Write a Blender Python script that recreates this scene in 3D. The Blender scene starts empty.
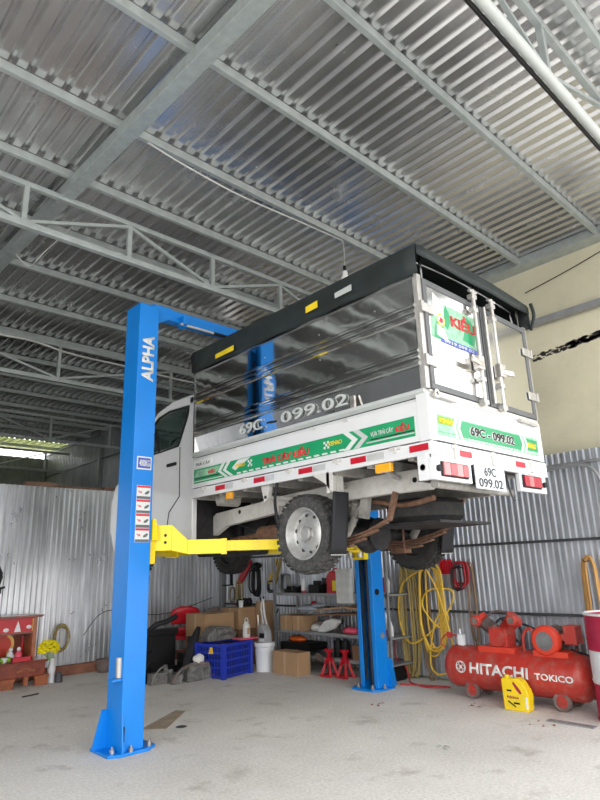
import bpy, bmesh, math, random
from mathutils import Vector, Matrix
random.seed(7)
PI = math.pi
SC = bpy.context.scene
COL = SC.collection
LOC = {}

# ------------------------------------------------------------------ materials
def nd(nt, t, **k):
    n = nt.nodes.new(t)
    for a, b in k.items(): setattr(n, a, b)
    return n
def mat(name, col, rough=.5, metal=0., var=.12, scale=6., bump=0., bscale=40., dirt=None, dirt_amt=.4, trans=0., coat=0., alpha=1., rvar=0.):
    m = bpy.data.materials.new(name); m.use_nodes = True
    nt = m.node_tree; b = nt.nodes['Principled BSDF']
    tc = nd(nt, 'ShaderNodeTexCoord')
    c = (col[0], col[1], col[2], 1)
    b.inputs['Roughness'].default_value = rough
    b.inputs['Metallic'].default_value = metal
    if trans: b.inputs['Transmission Weight'].default_value = trans
    if coat: b.inputs['Coat Weight'].default_value = coat
    if alpha < 1: b.inputs['Alpha'].default_value = alpha
    n = nd(nt, 'ShaderNodeTexNoise'); n.inputs['Scale'].default_value = scale; n.inputs['Detail'].default_value = 5
    nt.links.new(tc.outputs['Object'], n.inputs['Vector'])
    r = nd(nt, 'ShaderNodeValToRGB')
    r.color_ramp.elements[0].position = .3; r.color_ramp.elements[1].position = .7
    r.color_ramp.elements[0].color = tuple(max(0, v*(1-var)) for v in col)+(1,)
    r.color_ramp.elements[1].color = tuple(min(1, v*(1+var)) for v in col)+(1,)
    nt.links.new(n.outputs['Fac'], r.inputs['Fac'])
    out = r.outputs['Color']
    if dirt:
        n2 = nd(nt, 'ShaderNodeTexNoise'); n2.inputs['Scale'].default_value = scale*2.3; n2.inputs['Detail'].default_value = 8
        n2.inputs['Roughness'].default_value = .7
        nt.links.new(tc.outputs['Object'], n2.inputs['Vector'])
        r2 = nd(nt, 'ShaderNodeValToRGB'); r2.color_ramp.elements[0].position = .48; r2.color_ramp.elements[1].position = .68
        r2.color_ramp.elements[1].color = (dirt_amt,)*3+(1,)
        nt.links.new(n2.outputs['Fac'], r2.inputs['Fac'])
        mx = nd(nt, 'ShaderNodeMixRGB'); mx.inputs['Color2'].default_value = tuple(dirt)+(1,)
        nt.links.new(r2.outputs['Color'], mx.inputs['Fac']); nt.links.new(out, mx.inputs['Color1'])
        out = mx.outputs['Color']
    nt.links.new(out, b.inputs['Base Color'])
    if rvar:
        mr = nd(nt, 'ShaderNodeMapRange'); mr.inputs['To Min'].default_value = max(0.02, rough-rvar); mr.inputs['To Max'].default_value = rough+rvar
        nt.links.new(n.outputs['Fac'], mr.inputs['Value']); nt.links.new(mr.outputs['Result'], b.inputs['Roughness'])
    if bump:
        n3 = nd(nt, 'ShaderNodeTexNoise'); n3.inputs['Scale'].default_value = bscale; n3.inputs['Detail'].default_value = 3
        nt.links.new(tc.outputs['Object'], n3.inputs['Vector'])
        bp = nd(nt, 'ShaderNodeBump'); bp.inputs['Strength'].default_value = bump; bp.inputs['Distance'].default_value = .02
        nt.links.new(n3.outputs['Fac'], bp.inputs['Height']); nt.links.new(bp.outputs['Normal'], b.inputs['Normal'])
    return m

def sheet_mat(name, col, axis, width, rough=.38, metal=.75, var=.18, streak=.25, bands=None):
    """galvanised sheeting: each sheet has its own tone, fine streaks along the sheet"""
    m = mat(name, col, rough, metal, var=.06, scale=3., rvar=.08)
    nt = m.node_tree; b = nt.nodes['Principled BSDF']
    tc = nd(nt, 'ShaderNodeTexCoord'); sx = nd(nt, 'ShaderNodeSeparateXYZ'); nt.links.new(tc.outputs['Object'], sx.inputs[0])
    dv = nd(nt, 'ShaderNodeMath', operation='DIVIDE'); dv.inputs[1].default_value = width; nt.links.new(sx.outputs[axis], dv.inputs[0])
    fl = nd(nt, 'ShaderNodeMath', operation='FLOOR'); nt.links.new(dv.outputs[0], fl.inputs[0])
    wn = nd(nt, 'ShaderNodeTexWhiteNoise', noise_dimensions='1D'); nt.links.new(fl.outputs[0], wn.inputs['W'])
    mr = nd(nt, 'ShaderNodeMapRange'); mr.inputs['To Min'].default_value = 1-var; mr.inputs['To Max'].default_value = 1+var
    nt.links.new(wn.outputs['Value'], mr.inputs['Value'])
    mp = nd(nt, 'ShaderNodeMapping'); s = [1.2, 1.2, 1.2]; s[axis] = 26.; mp.inputs['Scale'].default_value = s
    nt.links.new(tc.outputs['Object'], mp.inputs['Vector'])
    n = nd(nt, 'ShaderNodeTexNoise'); n.inputs['Scale'].default_value = 1.; n.inputs['Detail'].default_value = 4
    nt.links.new(mp.outputs[0], n.inputs['Vector'])
    mr2 = nd(nt, 'ShaderNodeMapRange'); mr2.inputs['From Min'].default_value = .3; mr2.inputs['From Max'].default_value = .7
    mr2.inputs['To Min'].default_value = 1-streak; mr2.inputs['To Max'].default_value = 1+streak*.6
    nt.links.new(n.outputs['Fac'], mr2.inputs['Value'])
    mu = nd(nt, 'ShaderNodeMath', operation='MULTIPLY'); nt.links.new(mr.outputs[0], mu.inputs[0]); nt.links.new(mr2.outputs[0], mu.inputs[1])
    vm = nd(nt, 'ShaderNodeVectorMath', operation='SCALE')
    src = b.inputs['Base Color'].links[0].from_socket
    nt.links.new(src, vm.inputs[0]); nt.links.new(mu.outputs[0], vm.inputs['Scale']); nt.links.new(vm.outputs[0], b.inputs['Base Color'])
    return m

M = {}
M['roof'] = sheet_mat('roof_sheet', (.66, .66, .66), 0, 1.02, rough=.25, metal=.85, var=.1, streak=.1)
M['sheet_right'] = sheet_mat('galvanised_wall_sheet_right', (.55, .58, .63), 1, .8, rough=.4, metal=.6, var=.12, streak=.3)
M['sheet_back'] = sheet_mat('galvanised_wall_sheet_back', (.74, .76, .79), 0, .85, rough=.3, metal=.75, var=.1, streak=.3)
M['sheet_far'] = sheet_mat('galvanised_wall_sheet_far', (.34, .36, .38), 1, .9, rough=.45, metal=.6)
M['purlin'] = mat('galvanised_steel_tube', (.43, .47, .47), .42, .45, var=.12, scale=9)
M['purlin_new'] = mat('galvanised_beam_spangle', (.42, .47, .47), .42, .5, var=.12, scale=14, dirt=(.6, .66, .66), dirt_amt=.3)
M['cream'] = mat('cream_painted_render', (.66, .62, .46), .85, 0, var=.07, scale=1.1, bump=.1, bscale=30, dirt=(.5, .47, .36), dirt_amt=.3)
M['blue'] = mat('blue_gloss_paint', (.0, .2, .66), .34, 0, var=.05, scale=3)
M['blue_dark'] = mat('inner_column_near_black', (.012, .02, .05), .45)  # near-black blue for the channel inside and the hydraulic cylinder
M['yellow'] = mat('yellow_gloss_paint', (.88, .67, .01), .35, 0, var=.06, scale=5, dirt=(.35, .25, .05), dirt_amt=.25)
M['white_paint'] = mat('white_car_paint', (.7, .71, .72), .25, 0, var=.02, coat=.4)
M['white_dirty'] = mat('dirty_white_paint', (.58, .57, .545), .4, 0, var=.06, scale=10, dirt=(.35, .28, .2), dirt_amt=.35)
M['under_grey'] = mat('dusty_grey_underbody', (.33, .32, .3), .7, 0, var=.2, scale=8, dirt=(.14, .12, .1), dirt_amt=.6)
M['under_black'] = mat('greasy_black_underbody', (.018, .018, .02), .5, 0, var=.4, scale=10, dirt=(.06, .05, .045), dirt_amt=.5)
M['rust'] = mat('rusty_spring_steel', (.15, .075, .045), .8, .1, var=.35, scale=14, dirt=(.28, .2, .15), dirt_amt=.5)
M['mirror'] = mat('polished_stainless', (.68, .68, .67), .06, 1., var=.03, scale=2, bump=.26, bscale=1.6, rvar=.02)
M['mirror_door'] = mat('polished_stainless_door', (.76, .76, .75), .13, 1., var=.03, scale=2, bump=.12, bscale=3, rvar=.03)
M['steel_rib'] = mat('brushed_stainless', (.6, .6, .6), .25, 1., var=.08)
M['door_frame'] = mat('grey_rubber_frame', (.13, .135, .14), .5, .3, var=.12)
M['tarp'] = mat('dark_grey_tarpaulin', (.024, .031, .031), .5, 0, var=.15, scale=5, bump=.35, bscale=5)
M['green'] = mat('green_decal', (.012, .3, .12), .4, 0, var=.05)
M['green_light'] = mat('pale_green_decal', (.25, .5, .33), .4, 0, var=.3, scale=20)
M['decal_white'] = mat('white_decal', (.66, .68, .67), .4, 0, var=.02)
M['decal_grey'] = mat('silver_decal', (.5, .53, .52), .4, 0, var=.05)
M['decal_black'] = mat('black_decal', (.02, .02, .02), .4, 0)
M['decal_yellow'] = mat('yellow_decal', (.8, .6, .02), .4, 0)
M['decal_red'] = mat('red_decal', (.6, .02, .03), .4, 0)
M['decal_blue'] = mat('blue_decal', (.05, .08, .4), .4, 0)
M['reflector_red'] = mat('red_reflective_tape', (.5, .008, .025), .35, 0)
M['reflector_white'] = mat('silver_reflective_tape', (.55, .56, .56), .3, .2)
M['lamp_red'] = mat('red_lens', (.4, .008, .02), .2, 0, coat=.3)
M['lamp_pink'] = mat('pale_pink_lens', (.55, .17, .17), .2, 0, coat=.3)
M['amber'] = mat('amber_lens', (.85, .38, .02), .2, 0, coat=.8)
M['tyre'] = mat('dusty_rubber', (.05, .05, .05), .8, 0, var=.25, scale=12, bump=.2, bscale=60, dirt=(.19, .18, .17), dirt_amt=.5)
M['tyre_dark'] = mat('darker_tyre_rubber', (.03, .03, .03), .7, 0, var=.25, scale=12, dirt=(.06, .055, .05), dirt_amt=.5)  # darker rubber for the spare and all wheels but the near rear one
M['rim'] = mat('silver_wheel_paint', (.5, .5, .49), .35, .5, var=.1, scale=10, dirt=(.25, .24, .22), dirt_amt=.4)
M['hub_dark'] = mat('dark_hub', (.05, .05, .05), .6, .2)
M['rubber'] = mat('black_rubber', (.02, .021, .024), .65, 0, var=.2)
M['black'] = mat('black_plastic', (.01, .01, .011), .45, 0, var=.2)
M['glass'] = mat('tinted_glass', (.6, .75, .7), .02, 0, var=0, trans=1., alpha=1)
M['dark_in'] = mat('dark_upholstery', (.03, .03, .035), .8)
M['plate'] = mat('licence_plate_white', (.52, .54, .57), .35, 0, var=.03)
M['chrome'] = mat('worn_zinc', (.55, .53, .5), .3, .8, var=.2, scale=20, dirt=(.25, .14, .08), dirt_amt=.5)
M['rod_white'] = mat('pale_lock_rod', (.5, .49, .47), .3, .5, var=.1, scale=15, dirt=(.3, .2, .12), dirt_amt=.35)
M['red'] = mat('dusty_red_paint', (.42, .03, .02), .45, 0, var=.2, scale=5, dirt=(.33, .15, .12), dirt_amt=.6)
M['red_bright'] = mat('bright_red_paint', (.6, .045, .02), .4, 0, var=.12)
M['red_plastic'] = mat('red_plastic', (.5, .008, .02), .3, 0, var=.08)
M['drum_red'] = mat('crimson_drum_paint', (.38, .012, .05), .35, 0, var=.12, dirt=(.25, .02, .04), dirt_amt=.4)
M['drum_white'] = mat('white_drum_paint', (.66, .68, .7), .35, 0, var=.06)
M['cast'] = mat('dirty_cast_metal', (.17, .14, .13), .6, .2, var=.3, scale=14, dirt=(.3, .1, .07), dirt_amt=.4)
M['grey_metal'] = mat('grey_shelf_metal', (.3, .31, .32), .5, .4, var=.15)
M['dark_metal'] = mat('dark_steel', (.07, .072, .08), .5, .5, var=.2)
M['carton'] = mat('brown_cardboard', (.42, .26, .14), .85, 0, var=.1, scale=4)
M['carton_dark'] = mat('dark_brown_cardboard', (.22, .12, .065), .85, 0, var=.15, scale=4)
M['carton_tape'] = mat('parcel_tape', (.5, .34, .2), .35, 0, var=.08)
M['crate_blue'] = mat('blue_crate_plastic', (.015, .04, .42), .4, 0, var=.15)
M['white_plastic'] = mat('white_plastic', (.75, .77, .8), .35, 0, var=.04)
M['clear_plastic'] = mat('cloudy_plastic', (.62, .63, .62), .3, 0, var=.12, scale=12)
M['grey_plastic'] = mat('grey_plastic', (.35, .36, .38), .4, 0, var=.12)
M['pink'] = mat('pink_plastic', (.7, .09, .15), .4, 0, var=.1)
M['aluminium'] = mat('oily_cast_aluminium', (.2, .195, .185), .5, .3, var=.35, scale=14, dirt=(.04, .035, .035), dirt_amt=.8, bump=.08, bscale=30)
M['shrine_wood'] = mat('lacquered_red_wood', (.2, .035, .016), .28, 0, var=.35, scale=9, coat=.4)
M['shrine_wood_light'] = mat('lacquered_orange_wood', (.3, .085, .03), .3, 0, var=.3, scale=12, coat=.3)
M['gold'] = mat('gold_paint', (.65, .4, .1), .4, .4)
M['flower'] = mat('yellow_petals', (.85, .72, .0), .6, 0, var=.15, scale=40)
M['fruit_green'] = mat('green_fruit', (.18, .35, .03), .4, 0, var=.2)
M['porcelain'] = mat('white_porcelain', (.7, .7, .72), .15, 0, var=.05)
M['brick'] = mat('red_clay_kerb', (.26, .11, .07), .85, 0, var=.25, scale=8, bump=.4)
M['hose_yellow'] = mat('yellow_air_hose', (.72, .46, .05), .45, 0, var=.12)
M['hose_olive'] = mat('dusty_olive_hose', (.36, .27, .09), .6, 0, var=.15)
M['hose_orange'] = mat('dusty_orange_hose', (.5, .27, .08), .55, 0, var=.15)
M['hose_brown'] = mat('brown_hose', (.22, .14, .08), .6)
M['hose_red'] = mat('red_hose', (.4, .02, .03), .5)
M['cable_black'] = mat('black_cable', (.02, .02, .02), .5)
M['cable_white'] = mat('white_cable', (.6, .6, .58), .5)
M['orange'] = mat('orange_plastic', (.75, .13, .02), .5, 0, var=.1)
M['bag_grey'] = mat('grey_blue_bag', (.38, .42, .48), .5, 0, var=.15, bump=.4, bscale=20)
M['oil_yellow'] = mat('yellow_jug_plastic', (.85, .6, .01), .35, 0, var=.05)
M['paper'] = mat('white_paper', (.75, .74, .72), .8)
M['leaf'] = mat('dry_leaf', (.25, .09, .05), .8, 0, var=.3)
M['wood_plank'] = mat('weathered_plank', (.2, .12, .08), .85, 0, var=.25)
M['bulb'] = mat('white_bulb_glass', (.85, .85, .85), .2)

# concrete floor
def floor_mat():
    m = bpy.data.materials.new('worn_concrete'); m.use_nodes = True; nt = m.node_tree; b = nt.nodes['Principled BSDF']
    tc = nd(nt, 'ShaderNodeTexCoord')
    def noise(s, d, r=.6):
        n = nd(nt, 'ShaderNodeTexNoise'); n.inputs['Scale'].default_value = s; n.inputs['Detail'].default_value = d; n.inputs['Roughness'].default_value = r
        nt.links.new(tc.outputs['Object'], n.inputs['Vector']); return n
    def ramp(n, p0, c0, p1, c1):
        r = nd(nt, 'ShaderNodeValToRGB'); r.color_ramp.elements[0].position = p0; r.color_ramp.elements[1].position = p1
        r.color_ramp.elements[0].color = tuple(c0)+(1,); r.color_ramp.elements[1].color = tuple(c1)+(1,); nt.links.new(n.outputs['Fac'], r.inputs['Fac']); return r
    base = ramp(noise(.9, 6), .3, (.64, .61, .565), .7, (.78, .75, .705))
    fine = ramp(noise(45, 6, .7), .35, (.82,)*3, .65, (1.12,)*3)
    mu = nd(nt, 'ShaderNodeMixRGB', blend_type='MULTIPLY'); mu.inputs['Fac'].default_value = 1
    nt.links.new(base.outputs[0], mu.inputs[1]); nt.links.new(fine.outputs[0], mu.inputs[2])
    st = ramp(noise(2.6, 8, .65), .56, (0,)*3, .72, (.55,)*3)
    mx = nd(nt, 'ShaderNodeMixRGB'); mx.inputs['Color2'].default_value = (.3, .26, .22, 1)
    nt.links.new(st.outputs[0], mx.inputs['Fac']); nt.links.new(mu.outputs[0], mx.inputs[1])
    st2 = ramp(noise(1.7, 4, .5), .62, (0,)*3, .75, (.5,)*3)
    mx2 = nd(nt, 'ShaderNodeMixRGB'); mx2.inputs['Color2'].default_value = (.78, .76, .74, 1)
    nt.links.new(st2.outputs[0], mx2.inputs['Fac']); nt.links.new(mx.outputs[0], mx2.inputs[1])
    nt.links.new(mx2.outputs[0], b.inputs['Base Color'])
    b.inputs['Roughness'].default_value = .75
    bp = nd(nt, 'ShaderNodeBump'); bp.inputs['Strength'].default_value = .25; bp.inputs['Distance'].default_value = .01
    nt.links.new(noise(60, 6).outputs['Fac'], bp.inputs['Height']); nt.links.new(bp.outputs[0], b.inputs['Normal'])
    return m
M['floor'] = floor_mat()

for k in ('black', 'rubber', 'tarp', 'under_black', 'tyre', 'tyre_dark', 'dark_in', 'cable_black', 'aluminium', 'cast', 'floor'):
    M[k].node_tree.nodes['Principled BSDF'].inputs['Specular IOR Level'].default_value = .25

# ------------------------------------------------------------------ mesh builder
def catmull(pts, n=6, closed=False):
    P = [Vector(p) for p in pts]; out = []
    N = len(P); rng = range(N) if closed else range(N-1)
    for i in rng:
        if closed: a, b, c, d = P[i-1], P[i], P[(i+1) % N], P[(i+2) % N]
        else: a, b, c, d = P[max(i-1, 0)], P[i], P[i+1], P[min(i+2, N-1)]
        for k in range(n):
            t = k/n
            out.append(.5*((2*b)+(c-a)*t+(2*a-5*b+4*c-d)*t*t+(3*b-a-3*c+d)*t**3))
    if not closed: out.append(P[-1])
    return out

class MB:
    def __init__(s): s.bm = bmesh.new(); s.mi = 0
    def face(s, vs):
        try:
            f = s.bm.faces.new(vs); f.material_index = s.mi; return f
        except ValueError: return None
    def box(s, x0, x1, y0, y1, z0, z1, rot=0, piv=None, mi=None):
        if mi is not None: s.mi = mi
        c = [(x, y, z) for z in (z0, z1) for x, y in ((x0, y0), (x1, y0), (x1, y1), (x0, y1))]
        vs = [s.bm.verts.new(p) for p in c]
        if rot:
            p = Vector(piv) if piv else Vector(((x0+x1)/2, (y0+y1)/2, 0))
            R = Matrix.Rotation(rot, 3, 'Z')
            for v in vs: v.co = R @ (v.co-p)+p
        for f in ((0, 3, 2, 1), (4, 5, 6, 7), (0, 1, 5, 4), (1, 2, 6, 5), (2, 3, 7, 6), (3, 0, 4, 7)): s.face([vs[i] for i in f])
        return s
    def bar(s, p0, p1, w, h, up=(0, 0, 1)):
        p0, p1 = Vector(p0), Vector(p1); d = (p1-p0).normalized(); u = Vector(up)
        r = d.cross(u)
        if r.length < 1e-4: r = d.cross(Vector((1, 0, 0)))
        r.normalize(); u = r.cross(d)
        vs = []
        for p in (p0, p1):
            for a, b in ((-1, -1), (1, -1), (1, 1), (-1, 1)): vs.append(s.bm.verts.new(p+r*a*w/2+u*b*h/2))
        for f in ((0, 3, 2, 1), (4, 5, 6, 7), (0, 1, 5, 4), (1, 2, 6, 5), (2, 3, 7, 6), (3, 0, 4, 7)): s.face([vs[i] for i in f])
        return s
    def tube(s, pts, r, seg=8, closed=False, caps=True):
        P = [Vector(p) for p in pts]; N = len(P); rings = []
        t0 = (P[1]-P[0]).normalized(); n = t0.orthogonal().normalized()
        for i in range(N):
            if closed: t = (P[(i+1) % N]-P[i-1]).normalized()
            else: t = (P[min(i+1, N-1)]-P[max(i-1, 0)]).normalized()
            n = (n-t*n.dot(t))
            n = n.normalized() if n.length > 1e-6 else t.orthogonal().normalized()
            b = t.cross(n); rr = r[i] if isinstance(r, (list, tuple)) else r
            rings.append([s.bm.verts.new(P[i]+(n*math.cos(2*PI*k/seg)+b*math.sin(2*PI*k/seg))*rr) for k in range(seg)])
        for i in range(N if closed else N-1):
            A, B = rings[i], rings[(i+1) % N]
            for k in range(seg): s.face([A[k], A[(k+1) % seg], B[(k+1) % seg], B[k]])
        if caps and not closed: s.face(rings[0][::-1]); s.face(rings[-1])
        return s
    def cyl(s, p0, p1, r, seg=20, r2=None): return s.tube([p0, p1], [r, r if r2 is None else r2], seg)
    def lathe(s, prof, c=(0, 0, 0), axis='z', seg=28, closed=False):
        c = Vector(c); rings = []
        for r, h in prof:
            ring = []
            for k in range(seg):
                a = 2*PI*k/seg; u, v = r*math.cos(a), r*math.sin(a)
                p = {'z': (u, v, h), 'x': (h, u, v), 'y': (v, h, u)}[axis]
                ring.append(s.bm.verts.new(c+Vector(p)))
            rings.append(ring)
        n = len(rings)
        for i in range(n if closed else n-1):
            A, B = rings[i], rings[(i+1) % n]
            for k in range(seg): s.face([A[k], A[(k+1) % seg], B[(k+1) % seg], B[k]])
        if not closed: s.face(rings[0][::-1]); s.face(rings[-1])
        return s
    def prism(s, poly, axis, a, b):
        def P(u, v, w): return {'x': (w, u, v), 'y': (u, w, v), 'z': (u, v, w)}[axis]
        A = [s.bm.verts.new(P(u, v, a)) for u, v in poly]; B = [s.bm.verts.new(P(u, v, b)) for u, v in poly]
        s.face(A[::-1]); s.face(B); n = len(poly)
        for i in range(n): s.face([A[i], A[(i+1) % n], B[(i+1) % n], B[i]])
        return s
    def ball(s, c, r, sc=(1, 1, 1), seg=16, rings=10, jit=0.):
        c = Vector(c); R = []
        for i in range(1, rings):
            th = PI*i/rings
            R.append([s.bm.verts.new(c+Vector((math.sin(th)*math.cos(2*PI*k/seg)*sc[0], math.sin(th)*math.sin(2*PI*k/seg)*sc[1], math.cos(th)*sc[2]))*r*(1+random.uniform(-jit, jit))) for k in range(seg)])
        t = s.bm.verts.new(c+Vector((0, 0, r*sc[2]))); b = s.bm.verts.new(c-Vector((0, 0, r*sc[2])))
        for k in range(seg):
            s.face([t, R[0][k], R[0][(k+1) % seg]]); s.face([b, R[-1][(k+1) % seg], R[-1][k]])
            for i in range(len(R)-1): s.face([R[i][k], R[i+1][k], R[i+1][(k+1) % seg], R[i][(k+1) % seg]])
        return s
    def quad(s, *p): s.face([s.bm.verts.new(q) for q in p]); return s
    def plate(s, poly3, n, t=.003):
        """flat polygon with a thickness t along n"""
        n = Vector(n)*t; A = [s.bm.verts.new(Vector(p)) for p in poly3]; B = [s.bm.verts.new(Vector(p)+n) for p in poly3]
        s.face(A[::-1]); s.face(B); k = len(A)
        for i in range(k): s.face([A[i], A[(i+1) % k], B[(i+1) % k], B[i]])
        return s
    def build(s, name, mats, parent=None, smooth=False, bevel=0., origin=None, seg=2, local=False):
        if not isinstance(mats, (list, tuple)): mats = [mats]
        bmesh.ops.recalc_face_normals(s.bm, faces=s.bm.faces)
        if parent is not None:
            off = Vector(LOC[parent.name])
        else:
            xs = [v.co for v in s.bm.verts]
            off = Vector(origin) if origin is not None else Vector(((min(v.x for v in xs)+max(v.x for v in xs))/2, (min(v.y for v in xs)+max(v.y for v in xs))/2, min(v.z for v in xs)))
        for v in s.bm.verts: v.co -= off
        me = bpy.data.meshes.new(name); s.bm.to_mesh(me); s.bm.free()
        o = bpy.data.objects.new(name, me); COL.objects.link(o)
        for m in mats: me.materials.append(M[m] if isinstance(m, str) else m)
        if smooth:
            for p in me.polygons: p.use_smooth = True
            me.set_sharp_from_angle(angle=math.radians(38))
        if bevel:
            b = o.modifiers.new('Bevel', 'BEVEL'); b.width = bevel; b.segments = seg; b.limit_method = 'ANGLE'; b.angle_limit = math.radians(40)
            b.harden_normals = False
        if parent is not None:
            o.parent = parent; LOC[o.name] = LOC[parent.name]
        else:
            o.location = off; LOC[o.name] = tuple(off)
        return o

def tag(o, label, cat, group=None):
    o['label'] = label; o['category'] = cat
    if group: o['group'] = group
    return o
def thing(name, loc, label, cat, group=None):
    o = bpy.data.objects.new(name, None); COL.objects.link(o); o.location = loc; o.empty_display_size = .1
    LOC[o.name] = tuple(loc); return tag(o, label, cat, group)
def struct(o): o['kind'] = 'structure'; return o
def lab(o, t): o['label'] = t; return o
def dup(root, loc, label=None, rz=None, scale=None):
    r = root.copy(); COL.objects.link(r); r.location = loc
    if rz is not None: r.rotation_euler = (0, 0, rz)
    if scale: r.scale = scale
    if label: r['label'] = label
    for ch in list(root.children):
        c = ch.copy(); COL.objects.link(c); c.parent = r
        for g in list(ch.children):
            d = g.copy(); COL.objects.link(d); d.parent = c
    return r

def text(s, name, mtl, parent, corner, right, up, width, height, depth=.002, bold=0.):
    """lettering as a thin mesh: corner = lower left point, right/up directions as the reader sees it"""
    cu = bpy.data.curves.new('t', 'FONT'); cu.body = s; cu.size = 1; cu.extrude = 0; cu.offset = bold; cu.resolution_u = 3
    t = bpy.data.objects.new('t', cu); COL.objects.link(t)
    dg = bpy.context.evaluated_depsgraph_get(); dg.update()
    me = bpy.data.meshes.new_from_object(t.evaluated_get(dg)); bpy.data.objects.remove(t)
    bm = bmesh.new(); bm.from_mesh(me); bpy.data.meshes.remove(me)
    x0 = min(v.co.x for v in bm.verts); x1 = max(v.co.x for v in bm.verts); y0 = min(v.co.y for v in bm.verts); y1 = max(v.co.y for v in bm.verts)
    R, U, C = Vector(right).normalized(), Vector(up).normalized(), Vector(corner); N = R.cross(U)
    for v in bm.verts: v.co = C+R*((v.co.x-x0)/(x1-x0)*width)+U*((v.co.y-y0)/(y1-y0)*height)+N*depth
    r = bmesh.ops.extrude_face_region(bm, geom=list(bm.faces))
    for e in r['geom']:
        if isinstance(e, bmesh.types.BMVert): e.co -= N*depth
    mb = MB(); mb.bm.free(); mb.bm = bm
    return mb.build(name, mtl, parent)
def side_text(s, name, mtl, parent, y, z, w, h, x=3.262, **k): return text(s, name, mtl, parent, (x, y, z), (0, -1, 0), (0, 0, 1), w, h, **k)
def rear_text(s, name, mtl, parent, x, z, w, h, y=2.19, **k): return text(s, name, mtl, parent, (x, y, z), (1, 0, 0), (0, 0, 1), w, h, **k)

# ------------------------------------------------------------------ corrugated sheet
def corr(u0, u1, pitch, depth, top=.35, slope=.12):
    """trapezoid profile (u, offset)"""
    pts = []; u = u0
    while u < u1:
        a = pitch
        pts += [(u, 0), (u+a*(1-top-2*slope), 0), (u+a*(1-top-slope), depth), (u+a*(1-slope), depth)]
        u += a
    pts.append((u, 0))
    return pts
def corr_sheet(name, mtl, pts, fn, v0, v1, thick=None):
    mb = MB(); A = [mb.bm.verts.new(fn(u, o, v0)) for u, o in pts]; B = [mb.bm.verts.new(fn(u, o, v1)) for u, o in pts]
    for i in range(len(pts)-1): mb.face([A[i], A[i+1], B[i+1], B[i]])
    o = mb.build(name, mtl)
    s = o.modifiers.new('Solidify', 'SOLIDIFY'); s.thickness = .002; s.offset = 0
    return struct(o)

# ================================================================== SETTING
ZR = 4.86                                        # underside of the roof sheets
XW = 6.5
struct(MB().box(-3.2, 6.5, -1.6, 9.02, -.15, 0).build('floor', 'floor', origin=(0, 0, 0)))
struct(MB().box(-3.2, 6.5, 9.02, 18, -.15, -.005).build('floor_rear', mat('dimming_dark_floor', (.1, .085, .07), .9), origin=(0, 9, 0)))  # unseen rear floor, coloured dark to keep the back hall dim
struct(MB().box(-40, 40, -40, 50, -.4, -.16).build('ground', mat('pale_yard_ground', (.5, .48, .44), .9), origin=(0, 0, -.4)))
corr_sheet('ceiling', 'roof', corr(-3.2, 6.6, .129, .03, .16, .17), lambda u, o, v: (u, v, ZR+.035+o), -1.25, 16.4)
# roof purlins run across the shop, the trusses carry them
for y in (-1.15, -.05, .93, 1.95, 2.86, 3.86, 4.74, 5.7, 6.68, 7.72, 8.8, 9.9, 10.9, 11.9, 12.9, 13.9, 14.9, 15.9, 17):
    struct(MB().box(-3.2, 6.46, y-.022, y+.022, ZR-.045, ZR+.03).build('trim_purlin', 'purlin', bevel=.004))
def truss(y, zt, zb, x0=-3.2, x1=6.44, step=1.05, first=1.52, tubular=False, par=0):
    t = bpy.data.objects.new('trim_roof_truss', None); COL.objects.link(t); t.location = (1.6, y, zb); LOC[t.name] = (1.6, y, zb); struct(t)
    MB().box(x0, x1, y-.025, y+.025, zt-.05, zt).build('top_chord', 'purlin', t, bevel=.004)
    if tubular: MB().cyl((x0, y, zb+.045), (x1, y, zb+.045), .033, 16).build('bottom_chord', 'decal_grey', t, smooth=True)
    else: MB().box(x0, x1, y-.03, y+.03, zb, zb+.06).build('bottom_chord', 'purlin', t, bevel=.004)
    xs = []; x = first
    while x > x0+.2: x -= step
    x += step
    while x < x1-.1: xs.append(x); x += step
    for i, x in enumerate(xs):
        MB().box(x-.022, x+.022, y-.02, y+.02, zb+.05, zt-.045).build('web_post', 'purlin', t)
        if i+1 < len(xs):
            a, b = (zb+.06, zt-.06) if i % 2 != par else (zt-.06, zb+.06)
            MB().bar((x+.02, y, a), (xs[i+1]-.02, y, b), .028, .03).build('web_diagonal', 'purlin', t)
    return t
truss(1.12, 4.8, 4.3, step=1.1, first=3.35, tubular=True)
truss(4.9, 4.72, 4.27, step=.99, first=1.39, par=1)
struct(MB().cyl((-3.2, 1.17, 4.335), (6.4, 1.17, 4.335), .014, 10).build('trim_pipe', 'black'))
truss(8.5, 4.7, 4.1, step=1.9, first=3.12)
truss(12.4, 4.6, 4.05, step=1.3, first=3.2)
truss(16.2, 4.6, 4.05, step=1.3, first=3.2)
# spangled beam running to the back of the shop
struct(MB().bar((1.955, -1.2, 4.755), (1.36, 15.5, 4.755), .115, .115).build('trim_long_beam', 'purlin_new', bevel=.004))
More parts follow.
